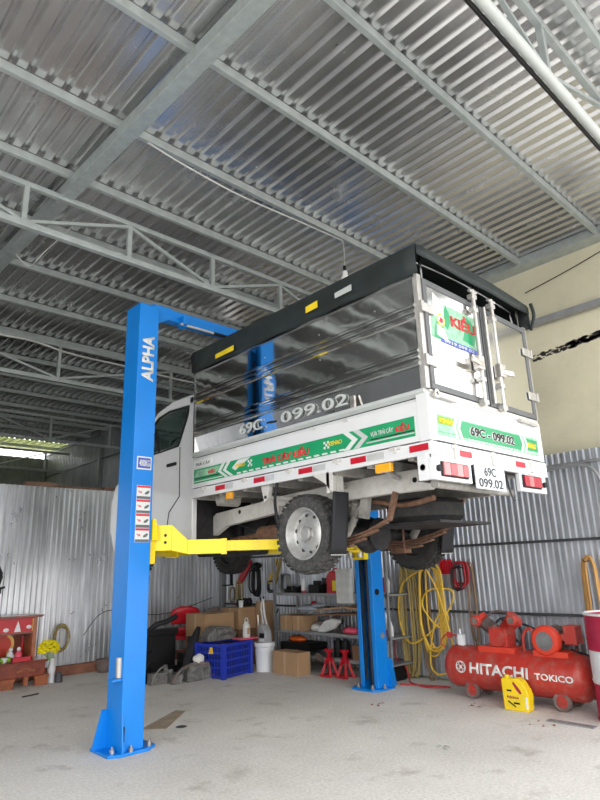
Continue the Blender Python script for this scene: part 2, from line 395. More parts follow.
# right side: corrugated fence in front of the neighbour's rendered wall
corr_sheet('wall_right', 'sheet_right', corr(.75, 8.95, .068, .015, .3, .15), lambda u, o, v: (XW-o, u, v), .03, 2.475)
struct(MB().box(XW+.14, XW+.34, .75, 8.95, -.15, 6.2).build('wall_outer_right', 'cream'))
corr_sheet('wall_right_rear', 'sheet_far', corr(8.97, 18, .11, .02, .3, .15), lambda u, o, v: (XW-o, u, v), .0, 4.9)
for z, y0, y1 in ((.79, .8, 8.9), (1.545, .8, 8.9), (2.34, .8, 8.9), (3.3, 9, 18), (4.15, 9, 18)):
    struct(MB().box(XW-.05, XW-.02, y0, y1, z-.014, z+.014).build('trim_wall_girt', 'dark_metal' if z > 3 or z < 2 else 'grey_metal'))
struct(MB().box(XW+.02, XW+.1, -1.6, 8.9, 4.03, 4.1).build('trim_tie_beam', 'grey_metal'))
struct(MB().box(XW-.06, XW+.14, -1.25, 18, 4.8, 4.9).build('trim_eaves_flashing', 'purlin'))
for y in (8.93, 11.5, 14.2): struct(MB().box(XW-.11, XW-.03, y-.04, y+.04, 0, 4.85).build('trim_wall_post', 'grey_metal'))
for y in (-.9, 4.3): struct(MB().box(XW+.03, XW+.11, y-.03, y+.03, 0, 4.82).build('trim_wall_post', 'grey_metal'))
# half-height partition behind the lift
corr_sheet('wall_back', 'sheet_back', corr(-3.2, 6.47, .075, .026, .3, .12), lambda u, o, v: (u, 8.95+o, v), .11, 2.62)
for z in (.5, 1.6, 2.52): struct(MB().box(-3.2, 6.4, 8.985, 9.02, z-.02, z+.02).build('trim_partition_rail', 'grey_metal'))
struct(MB().box(-3.2, 6.44, 8.86, 8.96, 0, .13).build('trim_brick_kerb', 'brick', bevel=.01))
# rear and left of the hall
corr_sheet('window_skylight', mat('translucent_roof_sheet', (.7, .74, .42), .5, 0, trans=.5), corr(-3.2, 6.6, .2, .036, .24, .1), lambda u, o, v: (u, v, ZR+.035+o), 16.4, 18)
corr_sheet('wall_rear', mat('dark_rear_sheeting', (.16, .17, .18), .6, .3), corr(-3.2, 6.47, .2, .03), lambda u, o, v: (u, 17.9+o, v), 0, 4.7)
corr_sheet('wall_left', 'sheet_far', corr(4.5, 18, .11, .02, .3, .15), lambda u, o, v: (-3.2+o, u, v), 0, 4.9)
for y in (-1.1, 2.2, 5.5, 8.8): struct(MB().box(-3.2, -3.1, y-.05, y+.05, 0, 4.82).build('trim_left_post', 'purlin'))
struct(MB().box(-3.2, -3.12, -1.2, 9, 4.7, 4.81).build('trim_left_beam', 'purlin'))
for i, (x, w, h) in enumerate(((3.35, .5, .03), (4.15, .55, .05), (2.95, .2, .06))):
    pl = MB().box(x, x+w+.25, 8.93+.0, 9.03, 2.62, 2.62+h).build('wood_plank', 'wood_plank', bevel=.004)
    tag(pl, ['long brown plank lying on top of the corrugated partition, left one', 'brown plank on top of the corrugated partition close to the blue column', 'short thick brown offcut, leftmost on top of the partition'][i], 'plank')

# wall stain under the tie beam of the rendered wall: a thin film of mould of its own shape
mb = MB()
random.seed(3)
for k in range(150):
    y = 2.95-k*.0092+random.uniform(-.02, .02); z = 3.66+.13*(k/150)+random.uniform(-.035, .04)
    r = random.uniform(.006, .022)*(1.2 if k > 40 else .7)
    mb.plate([(XW+.139, y+r*2.6*math.cos(a)*random.uniform(.6, 1.3), z+r*math.sin(a)*random.uniform(.5, 1.2)) for a in [i*PI/4 for i in range(8)]], (-1, 0, 0), .002)
struct(mb.build('trim_mould_stain', mat('black_mould', (.07, .06, .06), .9, var=.4)))

# ================================================================== TWO-POST LIFT
lift = thing('two_post_lift', (4.09, 4.86, 0), 'blue two-post vehicle lift with yellow arms holding up the white truck', 'vehicle lift')
def column(xo, s):
    """xo: x of the closed back of the channel, s: direction (+1 opens to +x)"""
    y0, y1 = 4.72, 4.98; w = .2; x1 = xo+s*w; t = .012
    poly = [(xo, y0), (x1, y0), (x1, y0+.06), (x1-s*t, y0+.06), (x1-s*t, y0+t), (xo+s*t, y0+t), (xo+s*t, y1-t), (x1-s*t, y1-t), (x1-s*t, y1-.06), (x1, y1-.06), (x1, y1), (xo, y1)]
    c = MB().prism(poly, 'z', .02, 3.8).build('column', 'blue', lift, bevel=.006)
    MB().box(min(xo, x1)+.002, max(xo, x1)-.002, y0+.002, y1-.002, 3.8, 3.806).build('column_cap', 'blue', c)
    cx = (xo+x1)/2
    # cut-corner base plate
    X0, X1, Y0, Y1 = cx-.2, cx+.22, 4.67, 5.08
    MB().prism([(X0, Y0+.05), (X0+.08, Y0), (X1-.1, Y0), (X1, Y0+.07), (X1, Y1-.07), (X1-.1, Y1), (X0+.08, Y1), (X0, Y1-.05)], 'z', 0, .022).build('base_plate', 'blue', c, bevel=.004)
    for bx, by in ((X0+.06, Y0+.1), (X0+.06, Y1-.1), (X1-.06, Y0+.07), (X1-.06, Y1-.1), (cx-.02, Y0+.025)):
        MB().cyl((bx, by, .02), (bx, by, .045), .02, 6).cyl((bx, by, .02), (bx, by, .065), .009, 8).build('anchor_bolt', 'chrome', c)
    xs = xo
    MB().prism([(xs, .022), (xs-s*.12, .022), (xs-s*.05, .3), (xs, .3)] if s > 0 else [(xs, .022), (xs+.12, .022), (xs+.05, .3), (xs, .3)], 'y', y1-.03, y1-.015).build('gusset', 'blue', c)
    MB().prism([(y0-.04, .022), (y0, .022), (y0, .3), (y0-.005, .3)], 'x', xo, xo+s*.012).build('gusset', 'blue', c)
    # lift cylinder, chain and dark inside
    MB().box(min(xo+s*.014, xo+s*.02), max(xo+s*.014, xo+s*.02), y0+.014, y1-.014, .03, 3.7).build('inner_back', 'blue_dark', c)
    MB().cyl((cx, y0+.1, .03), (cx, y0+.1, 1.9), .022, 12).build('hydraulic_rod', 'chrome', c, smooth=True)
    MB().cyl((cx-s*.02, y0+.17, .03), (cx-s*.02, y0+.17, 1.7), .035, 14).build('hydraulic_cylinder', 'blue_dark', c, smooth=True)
    MB().bar((cx+s*.05, y0+.2, .1), (cx+s*.05, y0+.2, 3.6), .012, .03).build('chain', 'dark_metal', c)
    # carriage riding in the channel
    ca = MB().box(min(x1-s*.1, x1+s*.07), max(x1-s*.1, x1+s*.07), y0+.035, y1-.035, 1.42, 1.78).build('carriage', 'yellow', lift, bevel=.005)
    MB().prism([(x1+s*.01, 1.62), (x1+s*.07, 1.62), (x1+s*.04, 1.8), (x1+s*.01, 1.8)], 'y', y0-.01, y0+.02).build('carriage_ear', 'yellow', ca)
    return c, x1
c1, xi1 = column(2.44, 1)
c2, xi2 = column(5.73, -1)
# details that differ between the columns
MB().cyl((2.435, 4.78, .55), (2.435, 4.78, .7), .028, 16).build('safety_release_handle', 'rod_white', c1, smooth=True)
MB().box(2.36, 2.44, 4.74, 4.82, .53, .545).build('handle_bracket', 'blue', c1)
sl = MB().box(2.463, 2.472, 4.716, 4.722, .09, .2).build('slot', 'black', c1)
for z in (1.05,): MB().cyl((5.60, 4.712, z), (5.60, 4.722, z), .035, 20).build('access_hole', 'black', c2)
MB().cyl((5.655, 4.715, .57), (5.655, 4.722, .57), .034, 18).build('access_cover', 'grey_metal', c2)
MB().prism([(5.73, .022), (5.86, .022), (5.8, .3), (5.73, .33)], 'y', 4.72, 4.735).build('gusset', 'blue', c2)
# brand lettering and safety labels on the near column
text('ALPHA', 'lettering', 'decal_white', c1, (2.60, 4.716, 3.04), (0, 0, 1), (-1, 0, 0), .45, .12, bold=.04)
wl = MB().box(2.475, 2.615, 4.715, 4.7195, 2.225, 2.34).build('capacity_label', 'decal_white', c1)
MB().box(2.485, 2.605, 4.713, 4.7155, 2.237, 2.328).build('capacity_field', 'decal_blue', c1)
text('4000KG', 'lettering', 'decal_white', c1, (2.495, 4.7125, 2.252), (1, 0, 0), (0, 0, 1), .1, .06, bold=.02)
for k in range(4):
    z = 2.085-.122*k
    p = MB().box(2.485, 2.618, 4.716, 4.7195, z-.118, z).build('safety_label', 'decal_white', c1)
    MB().box(2.487, 2.616, 4.7145, 4.7165, z-.02, z-.003).build('label_band', 'decal_red', c1)
    MB().box(2.487, 2.616, 4.7145, 4.7165, z-.116, z-.094).build('label_caption', 'door_frame', c1)
    q = MB()
    q.bar((2.5, 4.7155, z-.05), (2.535, 4.7155, z-.065), .004, .008); q.bar((2.51, 4.7155, z-.07), (2.53, 4.7155, z-.05), .004, .006)
    q.build('label_pictogram', 'pink', c1)
    q = MB(); q.prism([(2.56, z-.078), (2.59, z-.075), (2.61, z-.05), (2.595, z-.042), (2.565, z-.06)], 'y', 4.7145, 4.716)
    q.build('label_pictogram', 'door_frame', c1)
# overhead beam
ob = MB().box(2.62, 5.56, 4.83, 4.93, 3.76, 3.88).build('overhead_beam', 'blue', lift, bevel=.005)
MB().prism([(2.64, 3.66), (2.64, 3.88), (2.84, 3.88), (2.84, 3.78)], 'y', 4.815, 4.83).build('beam_bracket', 'blue', ob)
MB().bar((2.9, 4.76, 3.72), (5.2, 4.76, 3.72), .02, .02).build('shut_off_bar', 'rod_white', ob)
for x in (2.95, 4.1): MB().box(x-.02, x+.02, 4.75, 4.84, 3.7, 3.82).build('bar_bracket', 'blue', ob)
MB().tube(catmull([(3.3, 4.76, 3.72), (3.5, 4.76, 3.722), (3.8, 4.76, 3.72)], 3), .018, 8).build('foam_sleeve', 'black', ob, smooth=True)
def arm(p0, p1, split=.55, wide=.2):
    p0, p1 = Vector(p0), Vector(p1); d = (p1-p0); m = p0+d*split; dn = d.normalized()
    a = MB()
    n = Vector((-dn.y, dn.x, 0))
    # outer box tapers from the pivot block
    q = p0+dn*.17
    a.bar(p0+Vector((0, 0, .065)), q+Vector((0, 0, .065)), .13, .22)
    A = [(q+n*s*.065+Vector((0, 0, z))) for s, z in ((-1, -.045), (1, -.045), (1, .175), (-1, .175))]
    q2 = q+dn*.14; z0 = .045
    B = [(q2+n*s*.055+Vector((0, 0, z))) for s, z in ((-1, -.078), (1, -.078), (1, z0), (-1, z0))]
    va = [a.bm.verts.new(p) for p in A]; vb = [a.bm.verts.new(p) for p in B]
    a.face(va[::-1]); a.face(vb)
    for i in range(4): a.face([va[i], va[(i+1) % 4], vb[(i+1) % 4], vb[i]])
    a.bar(q2+Vector((0, 0, -.018)), m+Vector((0, 0, -.018)), .11, .125)
    o = a.build('arm', 'yellow', lift, bevel=.004)
    MB().bar(m-dn*.03+Vector((0, 0, -.02)), m+dn*.02+Vector((0, 0, -.02)), .118, .135).build('arm_collar', 'yellow', o)
    MB().bar(m+dn*.01+Vector((0, 0, -.015)), p1+Vector((0, 0, -.015)), .085, .09).build('arm_extension', 'yellow', o, bevel=.004)
    MB().cyl(p0+Vector((0, 0, -.13)), p0+Vector((0, 0, .11)), .035, 16).build('pivot_pin', 'chrome', o)
    MB().cyl(p1+Vector((0, 0, -.03)), p1+Vector((0, 0, .2)), .035, 16).build('pad_screw', 'chrome', o, smooth=True)
    MB().cyl(p1+Vector((0, 0, .2)), p1+Vector((0, 0, .24)), .07, 18).build('pad', 'rubber', o)
    return o
ar = arm((2.72, 4.83, 1.575), (3.64, 4.14, 1.575))
for dz in (.02, -.04): MB().cyl(Vector((2.77, 4.70, 1.64+dz)), Vector((2.795, 4.74, 1.64+dz)), .013, 8).build('bolt_hole', 'black', ar)
arm((2.77, 4.92, 1.575), (3.66, 5.75, 1.575))
arm((5.41, 4.78, 1.575), (4.54, 4.14, 1.575))
arm((5.41, 4.92, 1.575), (4.52, 5.75, 1.575))

# ================================================================== TRUCK
truck = thing('cargo_truck', (4.09, 4.3, 1.28), 'small white cargo truck with stainless box body and dark tarpaulin raised on the blue lift', 'truck')
XL, XR = 3.27, 4.9; YR, YF = 2.2, 5.06
def mirror(x): return 8.17-x
def wheel(x, y, side, dirty=False):  # dirty only swaps in the darker tyre and rim colours
    """side -1: outer face looks to -x"""
    z = 1.61; R = .315; w = .19; s = side
    prof = [(.2, s*w*.42), (.25, s*w*.5), (.288, s*w*.47), (.302, s*w*.36), (.303, -s*w*.36), (.288, -s*w*.47), (.25, -s*w*.5), (.2, -s*w*.42), (.19, 0)]
    t = MB().lathe(prof, (x, y, z), 'x', 48, closed=True)
    n = 34
    for k in range(n):
        a = 2*PI*k/n
        for j, (off, xa, xb) in enumerate(((0, -.095, -.05), (.5, -.045, -.003), (0, .003, .045), (.5, .05, .095))):
            aa = a+off*2*PI/n; c, sn = math.cos(aa), math.sin(aa); hw = .016
            rr0, rr1 = .296, R-(.007 if abs(xa+xb) > .12 else 0)
            vs = []
            for r_ in (rr0, rr1):
                for xx, tt in ((xa, -hw), (xb, -hw), (xb, hw), (xa, hw)):
                    vs.append(t.bm.verts.new((x+xx, y+c*r_-sn*tt, z+sn*r_+c*tt)))
            for f in ((0, 3, 2, 1), (4, 5, 6, 7), (0, 1, 5, 4), (1, 2, 6, 5), (2, 3, 7, 6), (3, 0, 4, 7)): t.face([vs[i] for i in f])
    o = t.build('wheel', 'tyre_dark' if dirty else 'tyre', truck, smooth=True)
    rp = [(.205, s*.083), (.198, s*.088), (.19, s*.07), (.18, s*.04), (.172, s*.02), (.15, s*.012), (.12, s*.03), (.085, s*.035), (.08, s*.03), (.055, s*.03), (.05, s*.055), (.03, s*.062), (.0001, s*.062), (.0001, -s*.02), (.17, -s*.03), (.185, -s*.075), (.205, -s*.08)]
    r = MB().lathe(rp, (x, y, z), 'x', 40, closed=True).build('rim', 'rim' if not dirty else 'hub_dark', o, smooth=True)
    h = MB()
    for k in range(10):
        a = 2*PI*k/10+.2; cy_, cz_ = y+.142*math.cos(a), z+.142*math.sin(a)
        h.cyl((x+s*.0, cy_, cz_), (x+s*.022, cy_, cz_), .014 if k % 2 else .017, 10)
    h.build('rim_hole', 'hub_dark', o)
    for k in range(5):
        a = 2*PI*k/5; cy_, cz_ = y+.06*math.cos(a), z+.06*math.sin(a)
        MB().cyl((x+s*.03, cy_, cz_), (x+s*.05, cy_, cz_), .009, 6).build('wheel_nut', 'chrome', o)
    return o
wheel(3.38, 3.5, -1); wheel(mirror(3.38), 3.5, 1, True); wheel(3.40, 6.42, -1, True); wheel(mirror(3.40), 6.42, 1, True)

# -- load bed, rails and gates
MB().box(XL+.01, XR-.01, YR+.03, YF-.02, 2.1, 2.13).build('bed_floor', 'under_black', truck)
for k in range(8):
    y = YR+.2+k*.37
    MB().box(XL+.03, XR-.03, y-.025, y+.025, 2.03, 2.1).build('cross_member', 'under_grey', truck)
for x0, x1 in ((XL-.008, XL+.022), (XR-.022, XR+.008)):
    MB().box(x0, x1, YR, YF, 2.045, 2.135).build('side_rail', 'white_paint', truck, bevel=.004)
MB().box(XL, XR, YR-.01, YR+.02, 2.01, 2.13).build('rear_rail', 'white_paint', truck, bevel=.004)
def hinge(y, z, x=XL-.012): return MB().box(x-.004, x+.01, y-.05, y+.05, z-.012, z+.012).box(x-.01, x+.01, y-.014, y+.014, z-.03, z+.01).build('gate_hinge', 'white_dirty', truck, bevel=.002)
for y in (4.85, 4.2, 3.6, 3.05, 2.5): hinge(y, 2.125)
for a, b in ((4.65, 4.5), (4.07, 3.92), (3.49, 3.33), (2.92, 2.77), (2.38, 2.225)):
    MB().box(XL-.0105, XL-.008, b, a, 2.075, 2.12).build('reflector', 'reflector_red', truck)
for a, b in ((4.49, 4.37), (3.91, 3.79), (3.32, 3.18), (2.76, 2.6)):
    MB().box(XL-.0105, XL-.008, b, a, 2.073, 2.122).build('reflector', 'reflector_white', truck)
for a, b, m in ((3.58, 3.73, 'reflector_red'), (4.37, 4.52, 'reflector_red'), (3.31, 3.45, 'reflector_white'), (3.75, 3.86, 'reflector_white'), (4.22, 4.36, 'reflector_white')):
    MB().box(a, b, YR-.0125, YR-.01, 2.055, 2.1).build('reflector', m, truck)
for x in (3.52, 4.02, 4.62): MB().box(x-.02, x+.02, YR-.025, YR, 2.03, 2.13).box(x-.045, x+.045, YR-.02, YR, 2.1, 2.125).build('gate_hinge', 'white_dirty', truck, bevel=.002)
# side gates
sg = MB().box(XL, XL+.03, YR+.1, YF, 2.145, 2.42).prism([(XL, 2.42), (XL+.03, 2.42), (XL+.07, 2.47), (XL+.04, 2.475)], 'y', YR+.1, YF).build('side_gate', 'white_paint', truck, bevel=.003)
MB().box(XR-.03, XR, YR+.1, YF, 2.145, 2.47).build('side_gate', 'white_paint', truck, bevel=.003)
for x in (XL-.003, XR-.07): MB().box(x, x+.073, YR, YR+.1, 2.14, 2.475).build('corner_post', 'white_paint', truck, bevel=.006)
xd = XL-.0005
def dec(pts, m, name='decal', lift_=0.): return MB().plate([(xd-lift_, y, z) for y, z in pts], (-1, 0, 0), .0012).build(name, m, sg)
dec([(5.03, 2.185), (2.325, 2.185), (2.325, 2.325), (5.03, 2.325)], 'green')
dec([(5.03, 2.2), (4.55, 2.2), (4.55, 2.207), (5.03, 2.207)], 'decal_white', lift_=.0012)
dec([(5.02, 2.225), (4.62, 2.225), (4.56, 2.235), (5.02, 2.235)], 'decal_black', lift_=.0012)
dec([(5.02, 2.245), (4.66, 2.245), (4.56, 2.31), (4.98, 2.31)], 'green_light', lift_=.0012)
for a in (4.47, 4.55):      # front chevrons
    dec([(a, 2.325), (a-.05, 2.325), (a+.02, 2.255), (a-.1, 2.187), (a-.05, 2.187), (a+.07, 2.255)], 'decal_white', lift_=.0024)
for a in (2.93, 2.83):      # rear chevrons
    dec([(a, 2.325), (a+.06, 2.325), (a-.03, 2.255), (a+.06, 2.187), (a+.0, 2.187), (a-.09, 2.255)], 'decal_white' if a > 2.9 else 'decal_grey', lift_=.0024)
dec([(4.3, 2.32), (4.12, 2.32), (4.35, 2.23), (4.4, 2.26)], 'decal_white', lift_=.0012)
for k in range(15):
    y = 4.32-k*.092
    dec([(y, 2.192), (y-.06, 2.192), (y-.05, 2.206), (y+.01, 2.206)], 'decal_white', 'dash', .0012)
dec([(2.72, 2.222), (2.33, 2.222), (2.33, 2.23), (2.72, 2.23)], 'decal_black', lift_=.0024)
dec([(2.76, 2.205), (2.33, 2.205), (2.33, 2.214), (2.76, 2.214)], 'decal_grey', lift_=.0024)
side_text('TRÁI CÂY KIỀU', 'lettering', 'decal_red', sg, 3.96, 2.222, .59, .083, x=xd-.0012, bold=.05)
for y in (4.34, 3.31-.15):
    side_text('KENBO', 'lettering', 'decal_yellow', sg, y if y > 4 else 3.14, 2.25, .14, .035, x=xd-.0036, bold=.02)
for y in (4.16, 3.2):
    for i in range(3):
        for j in range(3):
            if (i+j) % 2 == 0: dec([(y-i*.02, 2.235+j*.02), (y-i*.02-.02, 2.235+j*.02), (y-i*.02-.02, 2.255+j*.02), (y-i*.02, 2.255+j*.02)], 'decal_white', 'emblem_check', .0012)
side_text('VỰA TRÁI CÂY', 'lettering', 'decal_grey', sg, 2.72, 2.24, .21, .05, x=xd-.0012, bold=.03)
side_text('KIỀU', 'lettering', 'decal_red', sg, 2.49, 2.24, .12, .06, x=xd-.0012, bold=.05)
side_text('KIỀU', 'lettering', 'decal_red', sg, 4.78, 2.255, .12, .045, x=xd-.0025, bold=.05)
MB().box(XL-.006, XL, 4.72, 5.03, 2.345, 2.41).build('lettered_strip', 'decal_white', sg)
side_text('TRÁI CÂY', 'lettering', 'decal_black', sg, 5.0, 2.355, .25, .035, x=XL-.0061)
for y in (4.35, 3.3, 2.95): MB().box(XL-.01, XL+.01, y-.02, y+.02, 2.41, 2.435).build('gate_clip', 'white_dirty', sg)
# tail gate
tg = MB().box(XL+.07, XR-.07, YR, YR+.03, 2.145, 2.45).build('tail_gate', 'white_paint', truck, bevel=.003)
yd = YR-.0005
def rdec(pts, m, name='decal', l=0.): return MB().plate([(x, yd-l, z) for x, z in pts], (0, -1, 0), .0012).build(name, m, tg)
rdec([(3.35, 2.18), (4.81, 2.18), (4.81, 2.33), (3.35, 2.33)], 'green_light')
rdec([(3.66, 2.2), (4.5, 2.2), (4.54, 2.26), (4.5, 2.32), (3.66, 2.32), (3.62, 2.26)], 'green', l=.0012)
rdec([(3.36, 2.205), (3.58, 2.205), (3.58, 2.208), (3.36, 2.208)], 'green', l=.0012)
rdec([(3.36, 2.262), (3.56, 2.262), (3.56, 2.318), (3.36, 2.318)], 'fruit_green', l=.0012)
rdec([(4.58, 2.215), (4.8, 2.215), (4.8, 2.31), (4.58, 2.31)], 'green', l=.0012)
rdec([(4.58, 2.195), (4.8, 2.195), (4.8, 2.203), (4.58, 2.203)], 'decal_grey', l=.0012)
for a, s in ((3.66, 1), (3.6, 1), (4.5, -1), (4.56, -1)):
    rdec([(a, 2.33), (a-s*.03, 2.33), (a-s*.07, 2.26), (a-s*.03, 2.185), (a, 2.185), (a-s*.035, 2.26)], 'decal_white', l=.0024)
for k in range(18): rdec([(3.72+k*.041, 2.188), (3.745+k*.041, 2.188), (3.745+k*.041, 2.2), (3.72+k*.041, 2.2)], 'decal_white', 'dash', .0036)
rear_text('69C - 099.02', 'lettering_border', 'decal_white', tg, 3.75, 2.222, .66, .08, y=yd-.0013, bold=.1)
rear_text('69C - 099.02', 'lettering', 'decal_black', tg, 3.76, 2.228, .64, .068, y=yd-.004, bold=.02)
rear_text('KENBO', 'lettering', 'decal_yellow', tg, 3.38, 2.27, .16, .035, y=yd-.0025, bold=.04)
rear_text('KENBO', 'lettering', 'decal_yellow', tg, 4.62, 2.235, .15, .045, y=yd-.0025, bold=.05)
# lamp boards, lamps, number plate
for x0, x1, z0, z1, lx0, lx1 in ((3.24, 3.71, 1.875, 2.02, 3.34, 3.64), (4.41, 4.85, 1.87, 2.01, 4.45, 4.73)):
    MB().box(x0, x1, YR-.008, YR+.03, z0, z1).build('lamp_board', 'white_paint', truck, bevel=.005)
    f = MB().box(lx0-.01, lx1+.01, YR-.02, YR-.006, 1.9, 2.0).build('tail_lamp', 'rubber', truck, bevel=.004)
    n = 4; w = (lx1-lx0)/n
    for k in range(n):
        MB().box(lx0+k*w, lx0+(k+1)*w-.003, YR-.034, YR-.018, 1.908, 1.992).build('lens', 'lamp_pink' if k in ((0, 2) if lx0 < 4 else (1,)) else 'lamp_red', f, bevel=.003)
for x in (3.29, 3.305-.05+.0, 4.79):
    pass
MB().cyl((3.30, YR-.03, 1.95), (3.30, YR, 1.95), .022, 14).build('rubber_buffer', 'rubber', truck)
MB().cyl((4.8, YR-.03, 1.94), (4.8, YR, 1.94), .022, 14).build('rubber_buffer', 'rubber', truck)
MB().cyl((XL-.03, 2.27, 1.96), (XL, 2.27, 1.96), .022, 14).build('rubber_buffer', 'rubber', truck)
MB().box(XL-.03, XL+.01, YR+.03, YR+.11, 1.875, 2.05).build('lamp_board_side', 'white_paint', truck, bevel=.004)
pl = MB().box(3.735, 4.155, YR-.02, YR-.012, 1.845, 2.02).build('number_plate', 'plate', truck, bevel=.003)
rear_text('69C', 'lettering', 'decal_black', pl, 3.86, 1.943, .16, .063, y=YR-.0205, bold=.005)
rear_text('099.02', 'lettering', 'decal_black', pl, 3.775, 1.86, .33, .063, y=YR-.0205, bold=.005)
for x in (3.745, 4.14): MB().bar((x, YR, 2.06), (x, YR-.01, 1.9), .02, .01).build('plate_bracket', 'dark_metal', truck)
for a, b in ((4.5, 4.42), (2.7, 2.56)):
    MB().box(XL+.0, XL+.04, b, a, 1.98, 2.042).build('side_marker_lamp', 'amber', truck, bevel=.006)

# -- stainless box body
def steel_profile(x, s):
    """(x, z) outline of a pressed side sheet with two groups of three ribs; s = outward sign"""
    p = [(x-s*.04, 2.47), (x, 2.66)]
    def ribs(z0, z1, n=3):
        out = []; h = (z1-z0)/n
        for k in range(n):
            a = z0+k*h
            out += [(x, a+.006), (x+s*.016, a+h*.35), (x+s*.016, a+h*.6), (x, a+h*.94)]
        return out
    p += ribs(2.665, 2.80)+[(x, 2.81), (x, 3.0)]+ribs(3.005, 3.145)+[(x, 3.15), (x, 3.35)]
    return p
for x, s in ((XL, -1), (XR, 1)):
    pr = steel_profile(x, s)
    poly = pr+[(x-s*.03, 3.35), (x-s*.03, 2.47)]
    o = MB().prism(poly, 'y', YR+.04, YF-.02).build('side_panel', 'mirror', truck)
    if s < 0: left_panel = o
    MB().box(min(x, x-s*.05), max(x, x-s*.05), YR, YR+.05, 2.5, 3.36).build('rear_post', 'rod_white', truck, bevel=.004)
    MB().box(min(x, x-s*.04)-.002, max(x, x-s*.04)+.002, YF-.03, YF+.005, 2.45, 3.36).build('front_post', 'steel_rib', truck, bevel=.004)
    MB().box(min(x-s*.01, x+s*.012), max(x-s*.01, x+s*.012), YR+.02, YF, 3.335, 3.36).build('top_rail', 'steel_rib', truck)
    a = MB().prism([(x+s*.015, 2.5), (x-s*.03, 2.5), (x-s*.05, 2.455), (x-s*.02, 2.455), (x+s*.02, 2.475)], 'y', YR+.02, YF).build('sill_rail', 'decal_grey', truck)
MB().box(XL+.03, XR-.03, YF-.03, YF-.01, 2.45, 3.5).build('front_bulkhead', 'mirror', truck)
MB().box(XL+.02, XR-.02, YR+.05, YF-.03, 2.44, 2.46).build('box_floor', 'under_black', truck)
for y in (4.6, 3.9, 3.2, 2.6):
    for z in (2.98, 3.2): MB().cyl((XL-.004, y, z), (XL+.002, y, z), .006, 8).build('rivet', 'chrome', left_panel)
# raised plate characters on the stainless side
lt = side_text('69C', 'raised_lettering', 'decal_grey', left_panel, 4.27, 2.545, .32, .095, x=XL-.001, depth=.012, bold=.0)
side_text('-', 'raised_lettering', 'decal_black', left_panel, 3.88, 2.575, .08, .015, x=XL-.001, depth=.01)
side_text('099.02', 'raised_lettering', 'decal_grey', left_panel, 3.69, 2.54, .77, .095, x=XL-.001, depth=.012)
MB().box(XL-.022, XL, 2.84, 2.88, 2.5, 2.59).build('latch', 'chrome', left_panel)

# -- rear doors
MB().box(XL+.03, XR-.03, YR-.005, YR+.03, 2.45, 2.495).build('door_sill', 'white_dirty', truck, bevel=.003)
MB().cyl((XL+.02, YR-.02, 2.455), (XL+.3, YR-.02, 2.445), .014, 12).build('latch_bar', 'rod_white', truck, smooth=True)
MB().lathe([(.03, -.01), (.03, .01), (.016, .01), (.016, -.01)], (XL+.06, YR-.03, 2.46), 'y', 16, closed=True).build('latch_ring', 'chrome', truck, smooth=True)
MB().bar((4.5, YR-.02, 2.445), (4.8, YR-.02, 2.44), .03, .02).build('latch_bar', 'rod_white', truck)
def rdoor(x0, x1, hx, s):
    d = MB()
    z0, z1, w = 2.5, 3.335, .045
    d.box(x0, x1, YR-.012, YR+.02, z0, z0+w); d.box(x0, x1, YR-.012, YR+.02, z1-w, z1)
    d.box(x0, x0+w, YR-.012, YR+.02, z0+w, z1-w); d.box(x1-w, x1, YR-.012, YR+.02, z0+w, z1-w)
    o = d.build('rear_door', 'door_frame', truck, bevel=.003)
    MB().box(x0+w-.004, x1-w+.004, YR-.004, YR+.008, z0+w-.004, z1-w+.004).build('door_panel', 'mirror_door', o)
    for z in (3.1, 2.7):
        MB().box(min(hx, hx+s*.13), max(hx, hx+s*.13), YR-.022, YR-.01, z-.035, z+.035).box(min(hx, hx-s*.03), max(hx, hx-s*.03), YR-.03, YR-.006, z-.04, z+.04).build('door_hinge', 'rod_white', o, bevel=.004)
    return o
d1 = rdoor(XL+.05, 4.075, XL+.02, 1); d2 = rdoor(4.095, XR-.045, XR-.02, -1)
for rx, o, hs in ((3.95, d1, -1), (4.23, d2, 1)):
    MB().cyl((rx, YR-.045, 2.47), (rx, YR-.045, 3.42), .016, 14).build('lock_rod', 'rod_white', o, smooth=True)
    for z in (2.5, 2.68, 3.25, 3.36): MB().box(rx-.035, rx+.035, YR-.06, YR-.012, z-.018, z+.018).build('rod_bracket', 'rod_white', o, bevel=.003)
    MB().cyl((rx-.05, YR-.045, 3.405), (rx+.05, YR-.045, 3.405), .014, 10).build('rod_cam', 'rod_white', o)
    MB().bar((rx, YR-.065, 2.79), (rx+hs*.17, YR-.075, 2.80), .02, .045).build('lock_handle', 'chrome', o, bevel=.006)
    MB().box(rx+hs*.02-.04, rx+hs*.02+.04, YR-.07, YR-.012, 2.75, 2.86).build('lock_case', 'chrome', o, bevel=.006)
MB().cyl((4.13, YR-.03, 2.52), (4.13, YR-.03, 3.33), .012, 12).build('lock_rod', 'rod_white', d2, smooth=True)
